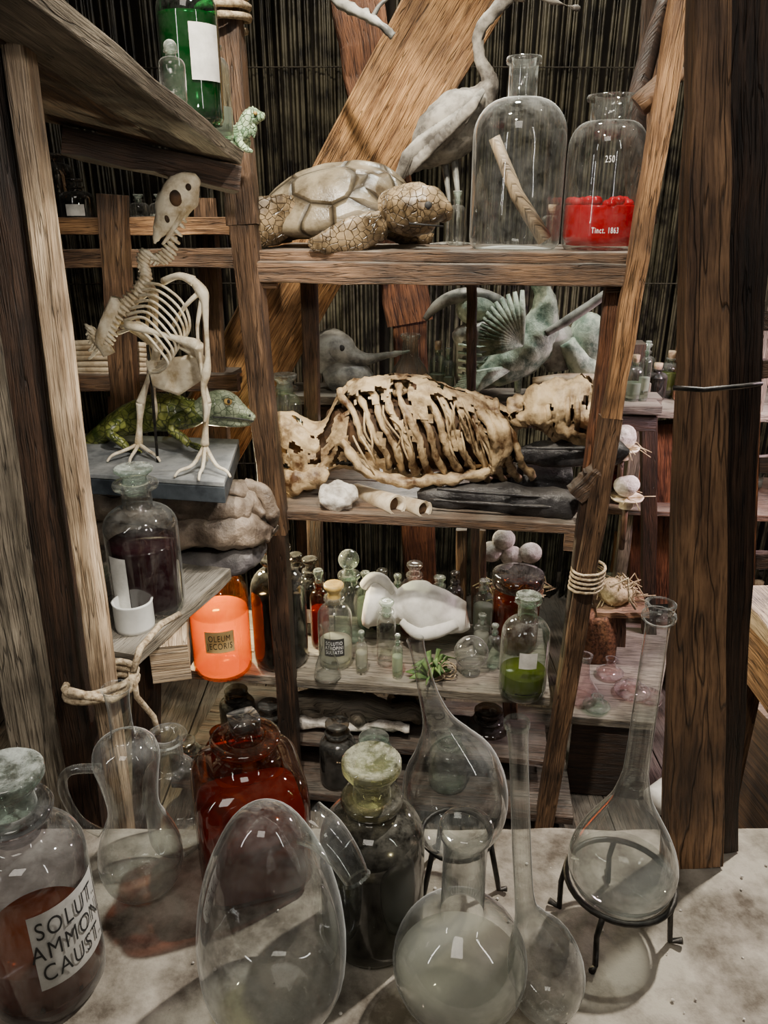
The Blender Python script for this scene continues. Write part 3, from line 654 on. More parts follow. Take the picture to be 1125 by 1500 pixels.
# ------------------------------------------------------------------ mummy torso
mb=MB();o=.17
prof=smooth([(400,652,36,.05),(410,655,50,.07),(432,662,56,.09),(460,668,50,.08),(480,652,42,.07),(498,630,58,.085),(530,622,70,.10),(570,622,76,.11),(620,625,74,.115),(670,632,68,.11),(715,640,60,.10),(742,648,50,.085),(754,650,36,.06)],9)
nph=110;vs=[];fs=[];rows=len(prof)
for (u,v,rv,rd) in prof:
    for j in range(nph):
        ph=2*math.pi*j/nph
        rr=1+.12*noise.noise(Vector((u*.02,math.cos(ph)*1.5,math.sin(ph)*1.5)))+.07*noise.noise(Vector((u*.07,math.cos(ph)*5,math.sin(ph)*5)))+.035*noise.noise(Vector((u*.16,math.cos(ph)*11,math.sin(ph)*11)))
        vs.append(PS(u+8*noise.noise(Vector((u*.03,ph,2))),v-rv*rr*math.cos(ph),o-rd*rr*math.sin(ph)))
for i in range(rows-1):
    u=prof[i][0]
    for j in range(nph):
        phr=2*math.pi*(j+.5)/nph;ph=math.degrees(phr)
        cc,ss=math.cos(phr),math.sin(phr)
        nn=noise.noise(Vector((u*.035,cc*2.5,ss*2.5)))+.35*noise.noise(Vector((u*.1,cc*7,ss*7)))
        if u>508:
            lim=58+38*noise.noise(Vector((u*.022,0,5)))+16*noise.noise(Vector((u*.09,0,9)))
            web=noise.noise(Vector(((u-30*(1-cc))*.05,cc*2,9)))
            if lim<ph<160 and web<.22: continue
            if nn>.30: continue
        else:
            if nn>.25: continue
        a=i*nph+j;b=i*nph+(j+1)%nph;fs.append((a,b,b+nph,a+nph))
mb.add(vs,fs,MUM)
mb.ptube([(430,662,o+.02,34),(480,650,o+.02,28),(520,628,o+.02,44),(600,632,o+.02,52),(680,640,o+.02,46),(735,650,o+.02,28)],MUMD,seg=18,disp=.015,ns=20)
for i in range(12):
    u0=498+i*20.5;f=min(1,.74+.08*i) if i<4 else 1-.03*(i-4)
    cv=625+i*1.7;Rv=71*f;Rd=.107*f;L=[]
    for j in range(15):
        ph=math.radians(-30+16*j); L.append((u0+54*(1-math.cos(ph))/2+3*math.sin(j*1.3+i),cv-Rv*math.cos(ph),o-Rd*1.02*math.sin(ph),5.0+R(-.6,1.0)))
    mb.ptube(L,MUM,n=3,seg=10,disp=.006,ns=50)
for i in range(10): mb.pell(520+i*22,562+i*3+R(-4,4),o-.01,12,7,.02,MUM,seg=10,rings=6,disp=.012,ns=40)
for i in range(22):
    u=R(515,725);v=R(580,640);mb.ptube([(u,v,o-.112,1.2),(u+R(-5,20),v+R(15,30),o-.122,1.8),(u+R(0,35),v+R(35,60),o-.105,1.0)],MUM,n=3,seg=6)
mb.ptube([(500,645,o-.09,6),(540,690,o-.09,8),(600,705,o-.08,9),(670,700,o-.08,8),(735,685,o-.07,6)],MUM,n=8,seg=10,disp=.014,ns=40)
mb.ptube([(480,688,o-.05,10),(450,702,o-.06,16),(425,702,o-.06,18),(404,690,o-.04,10)],MUM,seg=14,n=8,disp=.018,ns=30)
for k_ in range(3): mb.ptube([(700+k_*14,598+k_*6,o-.07,6),(722+k_*10,630,o-.112,8),(728+k_*6,662,o-.10,7),(722,690,o-.08,5)],MUM,n=5,seg=9,disp=.008,ns=50)
hd=[(728,628,o,20),(750,614,o,15),(764,604,o-.02,20),(782,600,o-.03,28),(802,598,o-.03,36),(826,600,o-.03,42),(846,602,o-.03,47),(858,603,o-.03,50),(864,603,o-.03,47),(866,603,o-.03,36),(862,603,o-.03,30)]
mb.ptube(hd,MUM,seg=44,n=9,disp=.024,ns=24,sup=2.6,hole=.34)
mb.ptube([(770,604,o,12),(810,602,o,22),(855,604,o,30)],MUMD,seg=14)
for i in range(6): mb.ptube([(768+i*15,590-i*5,o-.05,3),(776+i*14,606,o-.075-i*.010,4),(770+i*15,626+i*4,o-.05,3)],MUM,n=4,seg=7,disp=.006,ns=60)
mb.build('mummified_torso')
mb=MB()
mb.ptube([(612,726,.10,8),(640,724,.10,15),(700,728,.10,19),(770,734,.08,21),(830,738,.06,21),(842,740,.06,14)],LEAT,seg=28,n=9,side=ey,sup=2.8,disp=.009,ns=16)
mb.ptube([(690,702,.22,8),(740,704,.2,18),(800,702,.2,20),(838,700,.2,16)],LEAT,seg=24,n=8,side=ey,sup=2.8,disp=.009,ns=16)
mb.ptube([(750,668,.16,10),(800,664,.15,18),(860,662,.13,19),(905,664,.12,17),(914,666,.12,9)],LEAT,seg=24,n=8,side=ey,sup=2.8,disp=.008,ns=16)
for (u0,v0,u1,v1,of) in ((640,716,832,730,.045),(630,732,835,744,.035),(770,656,905,655,.09)):
    mb.ptube([(u0,v0,of,2.2),((u0+u1)/2,(v0+v1)/2+1,of-.01,2.6),(u1,v1,of,2.2)],LEAT,seg=8,n=6,disp=.003,ns=40)
mb.build('rolled_leather_bundles')
mb=MB();mb.pell(496,728,.05,27,20,.045,ROCK,seg=30,rings=18,disp=.022,ns=34);mb.build('pale_rock')
def scroll(u0,v0,o0,u1,v1,o1,r):
    mb=MB();p=PS(u0,v0,o0);q=PS(u1,v1,o1);k=dep(p)/F
    T0=(q-p).normalized();S=T0.orthogonal().normalized();Nn=T0.cross(S);vs=[];fs=[];n=50
    for i in range(n):
        a=i/n*2*math.pi*2.3;rr=r*k*(1-.28*i/n/1.0)
        for P in (p,q): vs.append(P+S*math.cos(a)*rr+Nn*math.sin(a)*rr)
    for i in range(n-1): fs.append((2*i,2*i+1,2*i+3,2*i+2))
    mb.add(vs,fs,PARCH);mb.tube([p+(q-p)*.12,q],r*k*.66,MUMD,seg=14);mb.build('parchment_scroll',solid=.0015)
scroll(582,740,.03,522,722,.2,16);scroll(622,746,.02,590,738,.1,13)
# ------------------------------------------------------------------ things on the rear ledge
shelfbottle('preserve_jar',422,548,23,Z2+.05,.36,mat=GG,stop='flat',liq=L_wh,lv=.4,rn=.6)
mb=MB();o=.62
mb.ptube([(470,545,o,10),(476,520,o,24),(486,508,o,26),(500,512,o,23),(515,522,o,16),(535,526,o,9),(560,522,o,6),(590,516,o,3),(600,514,o,1)],GREYH,seg=18,disp=.004,ns=30)
mb.ptube([(480,556,o,18),(500,548,o,22),(530,552,o,18),(550,560,o,6)],GREYH,seg=16,disp=.005,ns=30);mb.pell(500,510,o-.045,5,5,.006,INK);mb.build('hornbill_skull')
mb=MB();c=PL(600,za+.001,.62);k=dep(c)/F;h=zat(490,c.y)-za;r=25*k
mb.lathe([(.001,.002),(r*1.1,0),(r*1.25,.01),(r*1.2,.25*h),(r*.9,.45*h),(r*.5,.62*h),(r*.42,.9*h),(r*.6,.97*h),(r*.55,h),(r*.4,h)],GG,c);mb.build('conical_flask')
mb=MB();o=.6
mb.ptube([(622,468,o,4),(640,448,o,8),(665,435,o,10),(695,432,o,11),(725,440,o,10),(748,452,o,7)],GREYH,seg=12);
mb.ptube([(690,470,o+.02,3),(692,475,o+.02,32),(700,500,o+.02,34),(702,560,o+.02,34),(702,564,o+.02,4)],GREYH,seg=22,n=4);mb.pell(702,452,o+.02,34,26,.06,VERD,seg=20,rings=12)
for i in range(5): mb.ptube([(672,505+i*11,o-.045,2.5),(702,509+i*11,o-.07,2.5),(734,505+i*11,o-.045,2.5)],VERD,seg=6)
mb.build('helmet_and_tusk')
mb=MB();o=.56
mb.ptube([(690,556,o,14),(715,545,o,22),(745,530,o,30),(772,510,o,34),(790,485,o,30),(798,455,o,20),(796,425,o,14),(788,405,o,14),(782,395,o,8)],VERD,seg=20,disp=.01,ns=30)
for i in range(14):
    a=math.radians(90+i*8);L=80-i*1.5
    mb.tube([PS(765,505,o-.08),PS(765+.5*L*math.cos(a),505-.5*L*math.sin(a),o-.10),PS(765+L*math.cos(a),505-L*math.sin(a),o-.09)],[(.006,.006),(.006,.011),(.003,.006)],VERD,seg=8,side=ey)
for i in range(9):
    mb.tube([PS(745,540,o-.06),PS(715-i*2,545+i*3,o-.07),PS(680-i*3,548+i*4,o-.05)],[(.005,.01),(.005,.012),(.002,.004)],VERD,seg=8,side=ey)
mb.ptube([(790,400,o,12),(806,398,o,8),(818,408,o,2)],VERD,seg=10);mb.ptube([(760,545,o,6),(758,575,o,5)],VERD,seg=8)
mb.build('bronze_eagle_figure')
mb=MB();o=.5
mb.ptube([(800,488,o,5),(830,470,o,7),(860,450,o,7),(895,425,o,6),(905,418,o,4)],GREYH,seg=12)
mb.ptube([(770,520,o+.1,22),(800,500,o+.1,34),(815,510,o+.1,30),(820,540,o+.1,20)],GREYH,seg=16)
mb.pell(862,500,o+.1,30,42,.07,VERD,seg=18,rings=12,disp=.015,ns=15)
mb.ptube([(830,500,o+.05,14),(850,535,o+.05,18),(880,550,o+.05,16),(905,540,o+.05,8)],VERD,seg=14,disp=.01,ns=20)
mb.ptube([(780,560,o,7),(830,556,o,9),(900,556,o,7)],PARCH,seg=10)
mb.ptube([(905,490,o+.08,4),(910,460,o+.08,4),(915,440,o+.08,3)],VERD,seg=8)
mb.build('carved_ladle_and_masks')
for i,(u,vt,hw) in enumerate([(640,500,12),(655,510,10),(925,520,12),(940,500,8)]):
    shelfbottle('specimen_vial',u,vt,hw,za,.60,mat=GG,stop='flat' if i%2 else 'cork',liq=L_wh,lv=.4,seg=20)
# ------------------------------------------------------------------ lower shelf objects
shelfbottle('orange_oil_bottle',328,800,43,Z3,.03,mat=GO,liq=L_or,lv=.50,sh=.62,nk=.78,rn=.4,lip=.88,smat=GD,lab=(-1.40,.085,.105,.175,'OLEUM\nJECORIS',.028,PAPERO,INK))
shelfbottle('dark_apothecary_bottle',413,800,40,Z3,.10,mat=GD,liq=L_dark,lv=.62,sh=.62,nk=.8,rn=.42,lip=.9,smat=GD)
shelfbottle('dark_apothecary_bottle',458,818,22,Z3,.30,mat=GD,liq=L_dark,lv=.55,smat=GD,lab=(-1.5,.04,.05,.1,None,.01))
shelfbottle('atropine_bottle',492,855,25,Z3,.10,mat=G,liq=L_wh,lv=.3,stop='flat',rn=.45,smat=BRASS,lab=(-1.57,.062,.055,.115,'SOLUTIO\nATROPINI\nSULFATIS',.017,INK,WHITE))
shelfbottle('ball_stopper_bottle',513,806,24,Z3,.26,mat=GG,stop='ball',rn=.5,lip=.74,sh=.5,nk=.62)
mb=MB();c=PL(480,Z3+.001,.02);k=dep(c)/F;h=zat(915,c.y)-Z3
mb.lathe([(.001,.002),(18*k,0),(20*k,.006),(17*k,.25*h),(6*k,.62*h),(5*k,.92*h),(9*k,h)],G,c);mb.build('small_erlenmeyer_flask')
shelfbottle('small_clear_bottle',566,880,14,Z3,.12,stop='flat',rn=.6)
shelfbottle('pink_tinted_bottle',606,825,22,Z3,.34,mat=GPI,stop='flat',smat=GPI,liq=liquid('liquid_rose',(.5,.2,.15),.4),lv=.5)
mb=MB();o=.24
mb.ptube([(536,878,o,30),(541,879,o,38),(552,881,o,39),(566,887,o,30),(578,892,o,21),(590,889,o,27),(612,887,o,36),(638,893,o,34),(660,901,o,28),(680,905,o,22),(685,905,o,10)],PLAS,seg=36,n=8,disp=.009,ns=18)
mb.ptube([(534,858,o-.02,8),(545,846,o-.03,8),(562,850,o-.03,8),(572,868,o-.02,7)],PLAS,seg=12)
mb.ptube([(590,908,o-.05,8),(612,926,o-.07,11),(640,924,o-.07,11),(668,912,o-.05,9)],PLAS,seg=14);mb.build('plaster_bone_cast')
mb=MB();c=PL(689,Z3+.001,.1);k=dep(c)/F
mb.lathe([(.001,.0),(14*k,0),(14*k,.008),(6*k,.012),(6*k,.02)],G,c);mb.ell(c+Vector((0,0,.018+25*k)),(25*k,25*k,25*k),GF,seg=28,rings=18);mb.build('glass_globe')
mb=MB();c=PL(632,Z3,.05)
for i in range(26):
    a=R(0,6.28);l=R(.03,.085);z=R(.015,.09);mb.tube([c,c+Vector((math.cos(a)*l*.6,math.sin(a)*l*.6,z)),c+Vector((math.cos(a)*l,math.sin(a)*l,z*.8))],[(.002,.002),(.012,.002),(.001,.001)],LEAF,seg=6)
for i in range(6):
    c2=c+Vector((.03+R(-.02,.02),R(-.02,.02),.03));P=[c2+Vector((math.cos(t)*.025,R(-.003,.003),math.sin(t)*.025)) for t in [j*.5 for j in range(13)]];mb.tube(P,.0025,ROPE,seg=6)
mb.build('dried_herb_sprig')
shelfbottle('green_liquid_bottle',764,872,35,Z3,.02,mat=GG,liq=L_grn,lv=.24,sh=.60,nk=.76,rn=.40,lip=.97,stop='flat',lab=(-1.6,.05,.12,.17,None,.01))
shelfbottle('russet_jar',752,840,34,Z3,.28,mat=GA,liq=liquid('liquid_russet',(.22,.07,.04),.3),lv=.65,sh=.7,nk=.78,rn=.72,lip=.86,smat=GD,stop='lid')
mb=MB();c=PL(755,Z3,.50);z0=zat(862,c.y);k=dep(c)/F
mb.lathe([(20*k,0),(28*k,.03),(34*k,z0-Z3-.02),(38*k,z0-Z3),(34*k,z0-Z3-.01),(.001,z0-Z3-.02)],WICK,c)
for i in range(70):
    a=R(0,6.28);r=R(10,42)*k;p=Vector((c.x+math.cos(a)*r,c.y+math.sin(a)*r,z0+R(-.02,.03)));mb.tube([p,p+Vector((R(-.04,.04),R(-.04,.04),R(-.01,.03))),p+Vector((R(-.06,.06),R(-.05,.05),R(-.02,.02)))],.002,STRAW,seg=5)
for u,v in ((738,790),(720,808),(777,810),(750,815)): mb.pell(u,v,.46,17,16,.028,ROCK)
mb.build('basket_of_eggs')
mb=MB()
for i in range(5): mb.ptube([(862+i*5,900+R(-4,4),.5,14),(868+i*5,930,.5,16),(865+i*5,965,.5,15)],WICK,seg=12,n=3)
mb.build('wicker_bundle')
for (nm,u,vt,hw,mt,lq,of) in [('rear_row_bottle',560,835,16,GD,L_dark,.34),('rear_row_bottle',642,845,17,GG,L_wh,.36),('rear_row_bottle',664,838,13,GD,L_dark,.37),('rear_row_bottle',706,850,15,GG,L_wh,.36),('rear_row_bottle',437,812,20,GD,L_dark,.34),('rear_row_bottle',470,835,14,GA,L_amb,.2),('rear_row_bottle',536,838,13,GG,L_wh,.34),('rear_row_bottle',582,842,11,GG,L_wh,.37),('rear_row_bottle',704,900,12,G,L_wh,.22),('rear_row_bottle',722,915,10,GG,None,.14),('rear_row_bottle',530,925,9,G,L_wh,.06),('rear_row_bottle',582,930,8,GG,L_wh,.05)]:
    shelfbottle(nm,u,vt,hw,Z3,of,mat=mt,liq=lq,lv=.5,stop='flat',smat=GS if mt is not GD else GD,seg=24)
for (nm,u,vt,hw,of,mt,lq) in [('dark_lidded_jar',400,1030,25,.05,GD,L_amb),('dark_lidded_jar',496,1058,27,.02,GD,L_dark),('dark_lidded_jar',593,1000,28,.3,GD,L_dark),('dark_lidded_jar',712,1040,32,.2,GD,L_dark),('amber_jar',330,1070,26,.0,GA,L_amb),('dark_lidded_jar',275,1085,24,.0,GD,L_dark),('dark_lidded_jar',350,1010,26,.25,GD,L_dark),('dark_lidded_jar',446,1075,20,.3,GD,L_dark),('clear_demijohn',548,1080,34,.04,GG,L_wh),('clear_demijohn',655,1075,28,.05,GG,None),('dark_lidded_jar',765,1085,24,.25,GD,L_dark)]:
    shelfbottle(nm,u,vt,hw,Z4,of,mat=mt,liq=lq,lv=.5,stop='flat',smat=mt,sh=.6,nk=.75,rn=.5)
mb=MB();mb.ptube([(430,1036,.15,22),(500,1034,.15,26),(560,1042,.15,20),(620,1048,.15,14)],W_grey,seg=22,n=8,disp=.035,ns=12)
mb.ptube([(440,1058,.1,10),(520,1062,.1,8),(600,1066,.1,7)],ROCK,seg=14,n=8,disp=.02,ns=18)
mb.beam(PL(430,PS(520,1066,.15).z,.15),PL(800,PS(520,1066,.15).z,.15),.2,.02,W_dark,side=ey);mb.build('driftwood_log')
# ------------------------------------------------------------------ background on the right
mb=MB()
for v in (600,742,930,1075):
    z=PS(950,v,.85).z
    for k in range(3): mb.beam(PL(870,z,.85+.15*k),PL(1180,z,.85+.15*k),.145,.025,W_grey if v<700 else W_old,side=ey)
for u,v1 in ((942,560),(1140,400)):
    for of in (.83,1.3): mb.beam(PS(u,v1,of),Vector((PS(u,v1,of).x,PS(u,v1,of).y,0)),.045,.045,W_grey,side=ex)
mb.build('background_shelving',.003)
mb=MB()
for i,(u,v,of) in enumerate(((912,640,.5),(918,712,.5),(928,650,.95),(975,720,.95))):
    mb.pell(u,v,of,19,17,.035,ROCK,disp=.01,ns=20);p=PS(u,v+18,of);k=dep(p)/F
    mb.lathe([(10*k,-.03),(9*k,-.008),(22*k,0),(24*k,.010),(20*k,.004),(.001,.002)],BONE,p-Vector((0,0,.002)))
    mb.tube([p-Vector((0,0,.03)),p-Vector((-.02,-.05,.20))],.01,W_old,seg=8)
    for j in range(12):
        a=R(0,6.28);mb.tube([p,p+Vector((math.cos(a)*.05,math.sin(a)*.05,R(.0,.02))),p+Vector((math.cos(a)*.09,math.sin(a)*.07,R(-.03,.02)))],.0015,STRAW,seg=4)
mb.build('nest_dishes_with_stones')
for v in (600,742,930,1075):
    z=PS(950,v,.85).z+.014
    mb=MB()
    for i in range(13):
        u=884+i*18+R(-5,5);c=PL(u,z,.90+R(0,.28));k=dep(c)/F;h=R(.10,.24);mt,lq=random.choice([(GG,L_wh),(G,None),(GD,L_dark),(GA,L_amb),(GG,L_grn),(GD,L_dark),(G,L_wh)])
        if i%4==2:
            mb.beam(c+Vector((0,0,.0)),c+Vector((R(-.01,.01),0,h)),R(.05,.08),.1,random.choice([W_red,W_dark,W_mid,WICK,PARCH]),side=ex,jit=.001)
        else: addbottle(mb,c,R(10,16)*k,h,mat=mt,liq=lq,lv=R(.3,.6),stop=random.choice(['flat','cork','ball']),seg=20)
    mb.build('assorted_jars_and_boxes')
mb=MB()
for i in range(6):
    z=PS(950,930,.85).z+.014;p=PL(900+i*14,z,1.22);mb.beam(p,p+Vector((R(-.01,.01),0,R(.18,.26))),.032,.12,random.choice([W_red,W_mid,W_dark,WICK]),side=ex,jit=0)
mb.build('row_of_old_books',.003)
mb=MB()
for i in range(90):
    p=PS(905+R(-22,28),862+R(-10,14),.55);mb.tube([p,p+Vector((R(-.04,.04),R(-.04,.04),R(-.02,.03))),p+Vector((R(-.07,.07),R(-.05,.05),R(-.05,.02)))],.002,STRAW,seg=4)
mb.pell(905,866,.55,28,16,.05,STRAW,disp=.02);mb.beam(PS(870,885,.55),PS(945,885,.55),.16,.02,W_mid,side=ey);mb.beam(PL(905,PS(905,888,.55).z,.62),PL(905,0,.62),.05,.05,W_old,side=ex);mb.build('straw_nest')
mb=MB()
zc=.32
mb.prism([PL(835,zc,.15),PL(960,zc,.15),PL(985,zc,.75),PL(850,zc,.75)],.03,W_grey)
mb.prism([PL(838,zc-.04,.17),PL(958,zc-.04,.17),PL(980,zc-.04,.74),PL(852,zc-.04,.74)],zc-.045,W_dark)
mb.build('low_crate',.003)
for (u,vt,hw,of,mt) in ((850,960,26,.25,GPI),(893,965,20,.4,GPI),(925,1000,26,.3,GPI),(873,1020,20,.2,GG),(950,1040,20,.28,GPI),(860,930,16,.6,GG)):
    c=PL(u,zc+.001,of);k=dep(c)/F;h=zat(vt,c.y)-zc;mb=MB();r=hw*k
    mb.lathe([(.001,.002),(r*.8,0),(r,.015),(r*.95,.2*h),(r*.4,.5*h),(r*.3,.8*h),(r*.45,h),(r*.3,h)],mt,c,28);mb.build('pink_lit_flask')
mb=MB()
for i in range(5): mb.tube([PL(960+i*25,.06,.1+.12*i),PL(1040+i*20,.08,.3+.1*i),PL(1120+i*10,.06,.35+.1*i)],R(.035,.05),PINK if i%2 else PLAS,seg=14)
mb.build('rolled_paper_tubes')
mb=MB();mb.beam((1.05,1.75,.25),(1.9,1.85,.25),.5,.5,W_old,side=(0,1,0));mb.beam((1.0,1.5,.52),(1.95,1.55,.52),.2,.03,W_mid,side=(0,1,0));mb.build('wooden_chest',.006)
# ------------------------------------------------------------------ right side timbers
mb=MB()
p=PT(1013,TZ,.94);t0=PY(1040,-60,1.04)
mb.beam(t0,p,.040,.032,W_right,seg=16,jit=.0015,w1=.090)
mb.beam(PY(1096,-60,1.07),PT(1060,TZ,.975),.066,.04,W_dark,seg=16,w1=.03)
mb.tube([PY(985,568,.91),PY(1030,571,.90),PY(1085,566,.93),PY(1115,562,1.02)],.0035,IRON,seg=6)
mb.build('right_timber_post',.004)
mb=MB()
A=PY(1082,872,1.5)
mb.beam(A+Vector((.25,.05,-.02)),A+Vector((.25,-.5,-.02)),.5,.04,W_light,side=(1,0,0))
mb.beam(A+Vector((.25,.03,-.11)),A+Vector((.25,-.45,-.11)),.48,.13,W_mid,side=(1,0,0))
for dx in (.05,.45):
    for dy in (0,-.4):
        q=A+Vector((dx,dy,-.17));mb.beam(q,Vector((q.x,q.y,0)),.06,.06,W_old)
mb.build('side_cabinet',.004)
mb=MB()
for u in (1100,1180): mb.beam(PS(u,300,.3),toflo(PS(u,300,.3),PS(u-20,1100,.3)),.06,.06,W_red,side=ex)
for v in (470,540,680,820,1000): mb.beam(PS(1085,v,.3),PS(1200,v,.3),.03,.05,W_dark,side=ey)
mb.beam(PS(960,-60,.5),PS(935,340,.5),.05,.05,W_old,side=ex);mb.beam(PS(955,620,.9),PS(955,880,.9),.18,.06,W_red,side=ex)
mb.build('rear_right_ladder',.004)
# ------------------------------------------------------------------ workbench
mb=MB()
nx,ny=150,46;vs=[];fs=[]
for j in range(ny+1):
    for i in range(nx+1):
        x=-1.15+2.5*i/nx;y=.30+.715*j/ny
        e=min(1,min(j,ny-j)/1.5)
        z=TZ+.0035*(noise.noise(Vector((x*9,y*9,0)))+.6*noise.noise(Vector((x*24,y*24,3))))-.006*(1-e)-.001
        vs.append((x,y+(.006*noise.noise(Vector((x*12,0,0))) if j in(0,ny) else 0),z))
for j in range(ny):
    for i in range(nx): a=j*(nx+1)+i;fs.append((a,a+1,a+nx+2,a+nx+1))
mb.add(vs,fs,PLAST)
mb.beam((-1.15,.657,TZ-.035),(1.35,.657,TZ-.035),.712,.05,W_grey,side=(0,1,0),seg=14,jit=.001)
mb.beam((-1.15,.985,TZ-.09),(1.35,.985,TZ-.09),.03,.08,W_grey,side=(0,1,0))
for x in (-1.05,1.25):
    for y in (.36,.93): mb.beam((x,y,TZ-.05),(x,y,0),.08,.08,W_old)
for x in (-.6,0,.6): mb.beam((x,.33,TZ-.085),(x,.96,TZ-.085),.06,.06,W_old)
mb.build('workbench')
mb=MB()
for i in range(110):
    x=R(-.3,.95);y=R(.5,.98);s=R(.001,.003);mb.ell((x,y,TZ+s*.5),(s,s,s*.7),ROCK,seg=6,rings=4)
mb.build('plaster_crumbs')
# ------------------------------------------------------------------ foreground glassware
tablebottle('ammonia_reagent_bottle',74,1128,84,.735,mat=GAM,liq=L_amb,lv=.26,sh=.60,nk=.72,rn=.46,lip=.84,stop='flat',seg=56,lab=(-.50,.100,.07,.19,'SOLUT.\nAMMON.\nCAUST.',.038))
c=PT(212,TZ+.002,.90);k=dep(c+Vector((0,0,.1)))/F;h=zat(1082,.90)-TZ;mb=MB()
mb.lathe([(a*k*60,b*h) for a,b in smooth(((.02,.012),(.55,.0),(.85,.03),(1.0,.14),(.98,.26),(.78,.40),(.62,.5),(.60,.6),(.68,.75),(.76,.86),(.70,.94),(.5,.985),(.32,1.0),(.26,1.04),(.25,1.2),(.30,1.3),(.34,1.31)),3)],GF,c,48)
P=[c+Vector((-.04,0,.8*h)),c+Vector((-.085,0,.78*h)),c+Vector((-.10,0,.66*h)),c+Vector((-.085,0,.45*h)),c+Vector((-.055,0,.35*h))]
mb.tube([Vector(q) for q in smooth([tuple(p) for p in P],6)],.007,G,seg=10);mb.build('glass_ewer',origin=c)
tablebottle('clear_round_jar',262,1078,42,.985,mat=G,sh=.5,nk=.74,rn=.5,lip=1.0,stop='none',seg=40)
c=PT(374,TZ+.002,.93);h=zat(1052,.93)-TZ;k=dep(c+Vector((0,0,.12)))/F;r=80*k;mb=MB()
mb.lathe([(.001,.006),(r*.9,.0),(r,.02),(r,.56*h),(r*.97,.63*h),(r*.85,.685*h),(r*.6,.72*h)],GA,c,64,5,.32)
mb.lathe([(r*.62,.715*h),(r*.46,.74*h),(r*.42,.77*h),(r*.42,.84*h),(r*.60,.85*h),(r*.62,.87*h),(r*.56,.885*h),(r*.36,.885*h)],GA,c,40)
mb.lathe([(.001,.01),(r*.93,.012),(r*.93,.42*h),(.001,.42*h)],L_amb,c,48,5,.32)
mb.lathe([(r*.3,.8*h),(r*.34,.89*h),(r*.28,.9*h),(r*.28,.93*h),(.001,.93*h)],GA,c,20)
mb.lathe([(.001,.91*h),(r*.24,.91*h),(r*.26,h),(.001,h)],GD,c,16,6,.5);mb.build('amber_square_bottle',origin=c)
c=PT(405,TZ+.002,.705);h=zat(1188,.705)-TZ;k=dep(c+Vector((0,0,.08)))/F;r=107*k;mb=MB()
mb.lathe([(a*r,b*h) for a,b in smooth([(.02,.01),(.5,.0),(.78,.04),(.95,.14),(1.0,.28),(.985,.42),(.92,.56),(.80,.70),(.64,.82),(.46,.92),(.26,.98),(.02,1.0)],3)],GF,c,56)
P=[PY(452,1205,.70),PY(478,1222,.69),PY(503,1252,.68),PY(522,1285,.67)];mb.tube([Vector(q) for q in smooth([tuple(p) for p in P],6)],[.026-.0006*i for i in range(19)],GF,seg=24,cap=False)
q=P[-1];mb.tube([q,q+(P[-1]-P[-2])*.12],[.0155,.017],GS,seg=24,cap=False);mb.build('glass_alembic_head',origin=c)
tablebottle('dark_glass_bottle',546,1112,76,.815,mat=glass('glass_olive_dusty',(.42,.40,.30),(.10,.10,.07),.07,.7,(.42,.40,.33)),liq=L_dark,lv=.53,sh=.54,nk=.72,rn=.42,lip=.80,stop='flat',smat=GSY,seg=48)
Y=.70;c=PT(670,TZ+.002,Y);k=dep(c+Vector((0,0,.08)))/F;r=98*k;h=zat(1208,Y)-TZ;mb=MB();rn=36*k*.85
pr_=[(.001,.003),(r*.3,.0),(r*.42,.006)]+[(r*math.sin(t),r*.95-r*math.cos(t)) for t in [math.radians(x) for x in range(28,158,8)]]
pr_+=[(rn,r*1.92),(rn*.98,h*.8),(rn,h*.93),(rn*1.18,h*.95),(rn*1.2,h*.985),(rn*1.1,h),(rn*.9,h)]
mb.lathe(pr_,GF,c,56)
mb.lathe([(.001,.006)]+[(r*.96*math.sin(t),r*.95-r*.96*math.cos(t)) for t in [math.radians(x) for x in range(20,92,8)]]+[(.001,r*.92)],liquid('residue_film',(.68,.68,.62),.55,.5),c,48)
mb.build('round_bottom_flask',origin=c)
Y=.90;mb=MB();L=smooth([(608,936,13),(614,962,11),(628,1018,15),(642,1058,24),(653,1090,45),(662,1122,68),(666,1158,77),(668,1196,70),(668,1226,44),(668,1240,3)],6)
mb.tube([PY(u,v,Y) for u,v,_ in L],[abs(rr)*dep(PY(u,v,Y))/F for u,v,rr in L],GF,seg=44,cap=False)
cz=PY(668,1222,Y);RR=.052
mb.tube([cz+Vector((math.cos(a)*RR,math.sin(a)*RR,0)) for a in [i*math.pi/12 for i in range(25)]],.004,IRON,seg=8)
for a in (-.3,1.9,3.9):
    q=cz+Vector((math.cos(a)*RR,math.sin(a)*RR,0));e=Vector((cz.x+math.cos(a)*RR*1.35,cz.y+math.sin(a)*RR*1.1,TZ+.003));mb.tube([q,(q+e)/2,e,e+Vector((math.cos(a)*.012,math.sin(a)*.012,.004))],.0042,IRON,seg=8)
mb.build('glass_retort_on_stand')
Y=.69;mb=MB();L=smooth([(757,1062,17),(758,1070,16),(760,1110,14),(764,1240,14),(769,1320,15),(778,1350,26),(792,1385,48),(800,1425,56),(801,1458,46),(801,1474,26),(801,1477,3)],5)
mb.tube([PY(u,v,Y) for u,v,_ in L],[abs(rr)*dep(PY(u,v,Y))/F for u,v,rr in L],GF,seg=32,cap=False)
L2=[(757,1056,19),(757,1064,19)];mb.tube([PY(u,v,Y) for u,v,_ in L2],[rr*dep(PY(u,v,Y))/F for u,v,rr in L2],GS,seg=28,cap=False);mb.build('long_neck_flask')
Y=.82;c=PT(908,TZ,Y);rz=zat(1288,Y)
cc=Vector((c.x,c.y,0));k=dep(Vector((c.x,c.y,rz)))/F;cc.x=(908-562.5)/F*dep(Vector((0,Y,rz)));r=77*k
mb=MB();zt=zat(884,Y);zb_=rz-r*.42
H=zt-zb_
